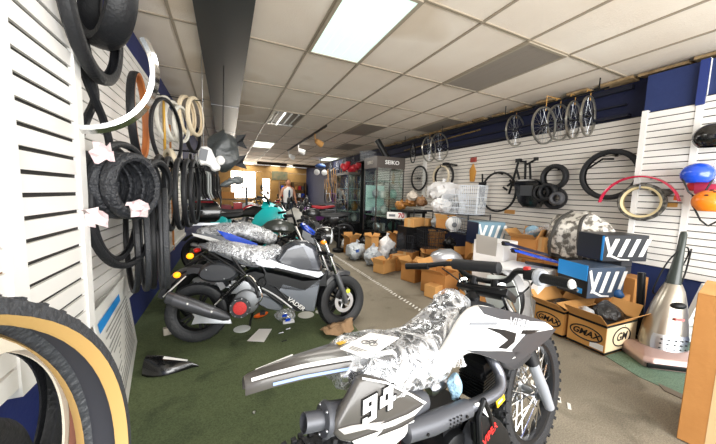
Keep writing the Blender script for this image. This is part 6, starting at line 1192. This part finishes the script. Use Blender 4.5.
for k in range(9):
    z = .43+.006 if k < 3 else (.42+1.73/4.4*(1+(k-3)//3)+.012+.006); lx, ly = -.22+.22*(k % 3), rnd.uniform(-.15, .05); p = V((3.47+lx, 6.12+ly, z)); mt = [SIL, PAPER, mat('aqua_part', '9cc4bb', .4)][k % 3]
    lab = ['silver', 'white', 'aqua'][k % 3]+' part on the '+['bottom', 'lower', 'middle'][k//3]+' shelf of the lettered showcase'
    T = thing('display_part', lab, 'part', p, rnd.uniform(0, 3)); obj('piece', MB().ell((0, 0, .11), (.10, .07, .11)).jig(.03, 9, k) if k % 2 == 0 else MB().box((0, 0, .09), (.16, .08, .18)).bev(.015), mt, T); obj('stand', MB().box((0, 0, .006), (.12, .08, .012)), BLK, T)
tag(obj('backing_card', MB().box((0, 0, 0), (.5, .02, .62)), mat('aqua_card_glow', 'b9d8cf', .5, emit=.12), loc=(3.36, 6.33, 1.22)), 'faintly glowing pale aqua backing card inside the lettered showcase', 'card')  # card glows faintly to lighten the case inside, though no lamp
for k in range(4): 
    T = thing('display_part', ['grey', 'pale', 'dark', 'brown'][k]+' part inside the second showcase', 'part', (3.10+.2*(k % 2), 7.45, .51+.006 if k < 2 else .5+1.4/4.4+.018)); obj('piece', MB().ell((0, 0, .13), (.08, .1, .13)).jig(.03, 9, k), [GRY, PAPER, BLK, CARD][k], T); obj('stand', MB().box((0, 0, .005), (.1, .1, .01)), BLK, T)
rb = thing('red_parts', 'tangle of red plastic fender parts on top of the second showcase', 'fender', (3.15, 7.4, 1.892)); 
for k in range(5): obj('piece', MB().ell((-.2+.1*k, .04*(k % 2), .14+.05*sin(k*2)), (.13, .08, .11), (k*.5, .3*k, k)).jig(.04, 9, k), mat('parts_red', 'b3222e', .35, coat=.4), rb)
wbk = basket('grey wire basket on top of the showcases behind the lettered header', (3.35, 6.78, 2.16), (.3, .3, .24), .4, mat('basket_dull', '8a8e92', .4), 8); tag(obj('top_board', MB().box((3.35, 6.78, 2.145), (.45, .55, .02)).box((3.45, 6.96, 1.07), (.4, .03, 2.13)), BLKM), 'dark upright board with a top carrying the grey wire basket between the showcases', 'board')
tag(obj('black_tube', MB().cyl((3.46, 6.05, 2.24), (3.30, 6.2, 2.60), .07, n=14).cyl((3.48, 6.03, 2.18), (3.46, 6.05, 2.24), .08, n=14), BLKM), 'thick black tube slanting up from the top of the lettered showcase', 'tube')
# ================= CLUTTER THAT FILLS THE BACK OF THE SHOP
forks = [o for o in bpy.data.objects if o.name.startswith('bicycle_fork') and o.get('group') == 'bronze forks along the right wall']
rnd = random.Random(77)
for r_, (z, lab, g) in enumerate(((1.72, 'dull bicycle fork hanging in the lower rows on the right wall, far back', 'forks in the lower rows'), (1.34, 'dull bicycle fork hanging in the lower rows on the right wall, far back', 'forks in the lower rows'))):
    for k in range(18):
        y = 8.8+.27*k+rnd.uniform(-.05, .05); dup(forks[(k+r_) % 4], lab, (4.33, y, z+rnd.uniform(-.06, .06)), 0, g)
hw = spoked('black spoked wheel hanging among the bronze forks on the right wall, far back', (4.4, 9.4, 2.45), .27, 91, BLKM, 'wheels among the bronze forks')
for k in range(5): dup(hw, 'black spoked wheel hanging among the bronze forks on the right wall, far back', (4.4, 10.2+.85*k, 2.42+.04*(k % 2)))
# dark parts hung along the left wall between the tyres and the shelf
df = thing('bicycle_fork', 'dark or bright fork in the hanging cluster on the left wall behind the white fender', 'fork', (-.5, 5.2, 1.62), 0, 'forks behind the white fender'); m = MB().cyl((0, 0, 0), (0, 0, .22), .018, n=6)
for s in (-1, 1): m.tube([(0, 0, 0), (.02, s*.05, -.05), (.02, s*.05, -.38), (.07, s*.05, -.5)], [.02, .018, .015, .01], 6)
obj('fork', m, BLKM, df); obj('hook', MB().tube([(0, 0, .2), (0, 0, .255), (.02, 0, .275)], .006, 5), STL, df)
df2 = copy_tree(df); df2.location = (-.43, 5.25, 1.62)
for o in df2.children: o.data = o.data.copy(); o.data.materials.clear(); o.data.materials.append(mat('pale_fork', 'c6cccc', .35, metal=.3))
for k in range(22):
    x = -.52+.07*(k % 6); dup(df if k % 3 else df2, df['label'], (x, 5.3+.125*k, 1.62), rnd.uniform(-.15, .15))
for k, (x, y, z, rz, lab) in enumerate([(3.05, 4.35, .30, .5, 'dark wire basket heaped on cartons left of the wire rack, upper one'), (3.2, 3.95, .42, -.3, 'dark wire basket leaning behind the loose silver tank')]): basket(lab, (x, y, z), (.36, .34, .30), rz, WIREK, 9)
carton('hidden brown carton under the dark wire basket left of the rack', (3.05, 4.35, .006), (.3, .3, .28), .5, CARD); carton('brown carton under the dark basket behind the silver tank', (3.22, 3.95, .006), (.24, .26, .40), -.3, CARD)
# shelves of small boxes against the far wall
for n, (x, lab) in enumerate(((3.2, 'tall brown shelf unit against the far wall right of the glass door'), (4.0, 'tall brown shelf unit in the far right corner'))):
    T = thing('shelf_unit', lab, 'shelf', (x, 17.35, .006)); m = MB()
    for sx in (-1, 1): m.box((sx*.36, 0, .95), (.04, .36, 1.9))
    obj('side_board', m, mat('shelf_brown', '5e4428', .7), T, smooth=False)
    for k in range(5): obj('board', MB().box((0, 0, .1+.44*k), (.68, .36, .03)), MATS['shelf_brown'], T)
    for k in range(4):
        for j in range(3): tag(obj('small_box', MB().box((0, 0, .12), (.15, .2, .23)), [CARD, RED, DGRY, PAPER, BLU][(k*3+j+n) % 5], loc=(x-.21+.21*j, 17.3, .122+.44*k)), 'small box standing on a tall brown shelf at the far wall', 'box', 'small boxes at the far wall')

m = MB()
for k in range(6): m.cyl((-.52+.07*k, 5.1, 1.885), (-.52+.07*k, 8.1, 1.885), .008, n=6)
m.cyl((-.43, 5.1, 1.885), (-.43, 5.4, 1.885), .008, n=6)
for y in (5.15, 6.6, 8.05): m.cyl((-.80, y, 1.875), (-.15, y, 1.875), .012, n=8)
tag(obj('hanging_rail', m, BLKM), 'black wall rack whose bars carry the hanging forks behind the white fender', 'rail')
# things on the lower shelves of the wire rack and round it
for k, (x, y, z, d, lab) in enumerate([(3.75, 4.75, .325, (.2, .24, .2), 'brown box on the lowest shelf of the wire rack, far end'), (3.78, 4.45, .325, (.22, .2, .24), 'second brown box on the lowest shelf of the wire rack'), (3.72, 4.72, .705, (.2, .2, .15), 'brown box on the middle shelf of the wire rack, far end'), (3.32, 5.28, .006, (.2, .18, .46), 'upright brown box under the white sign with the red number'), (3.1, 5.2, .006, (.26, .2, .2), 'small brown box on the floor beside the dark cabinet')]):
    carton(lab, (x, y, z), d, .2*k, CARD if k % 2 else CARD2, flaps=k in (1, 3))
for k, (x, y, z, r_, mt, lab) in enumerate([(3.8, 4.12, .32, .11, BAGK, 'black bag on the lowest shelf of the wire rack'), (3.72, 4.42, .70, .10, BAGG, 'grey bag on the middle shelf of the wire rack'), (2.95, 4.62, .006, .14, BAGK, 'black bag on the floor between the grey bags and the dark cabinet'), (3.0, 3.75, .006, .12, BAGG, 'small grey bag on the floor behind the open aisle cartons')]):
    pbag_(lab, (x, y, z), (r_, r_, r_), mt, 40+k)
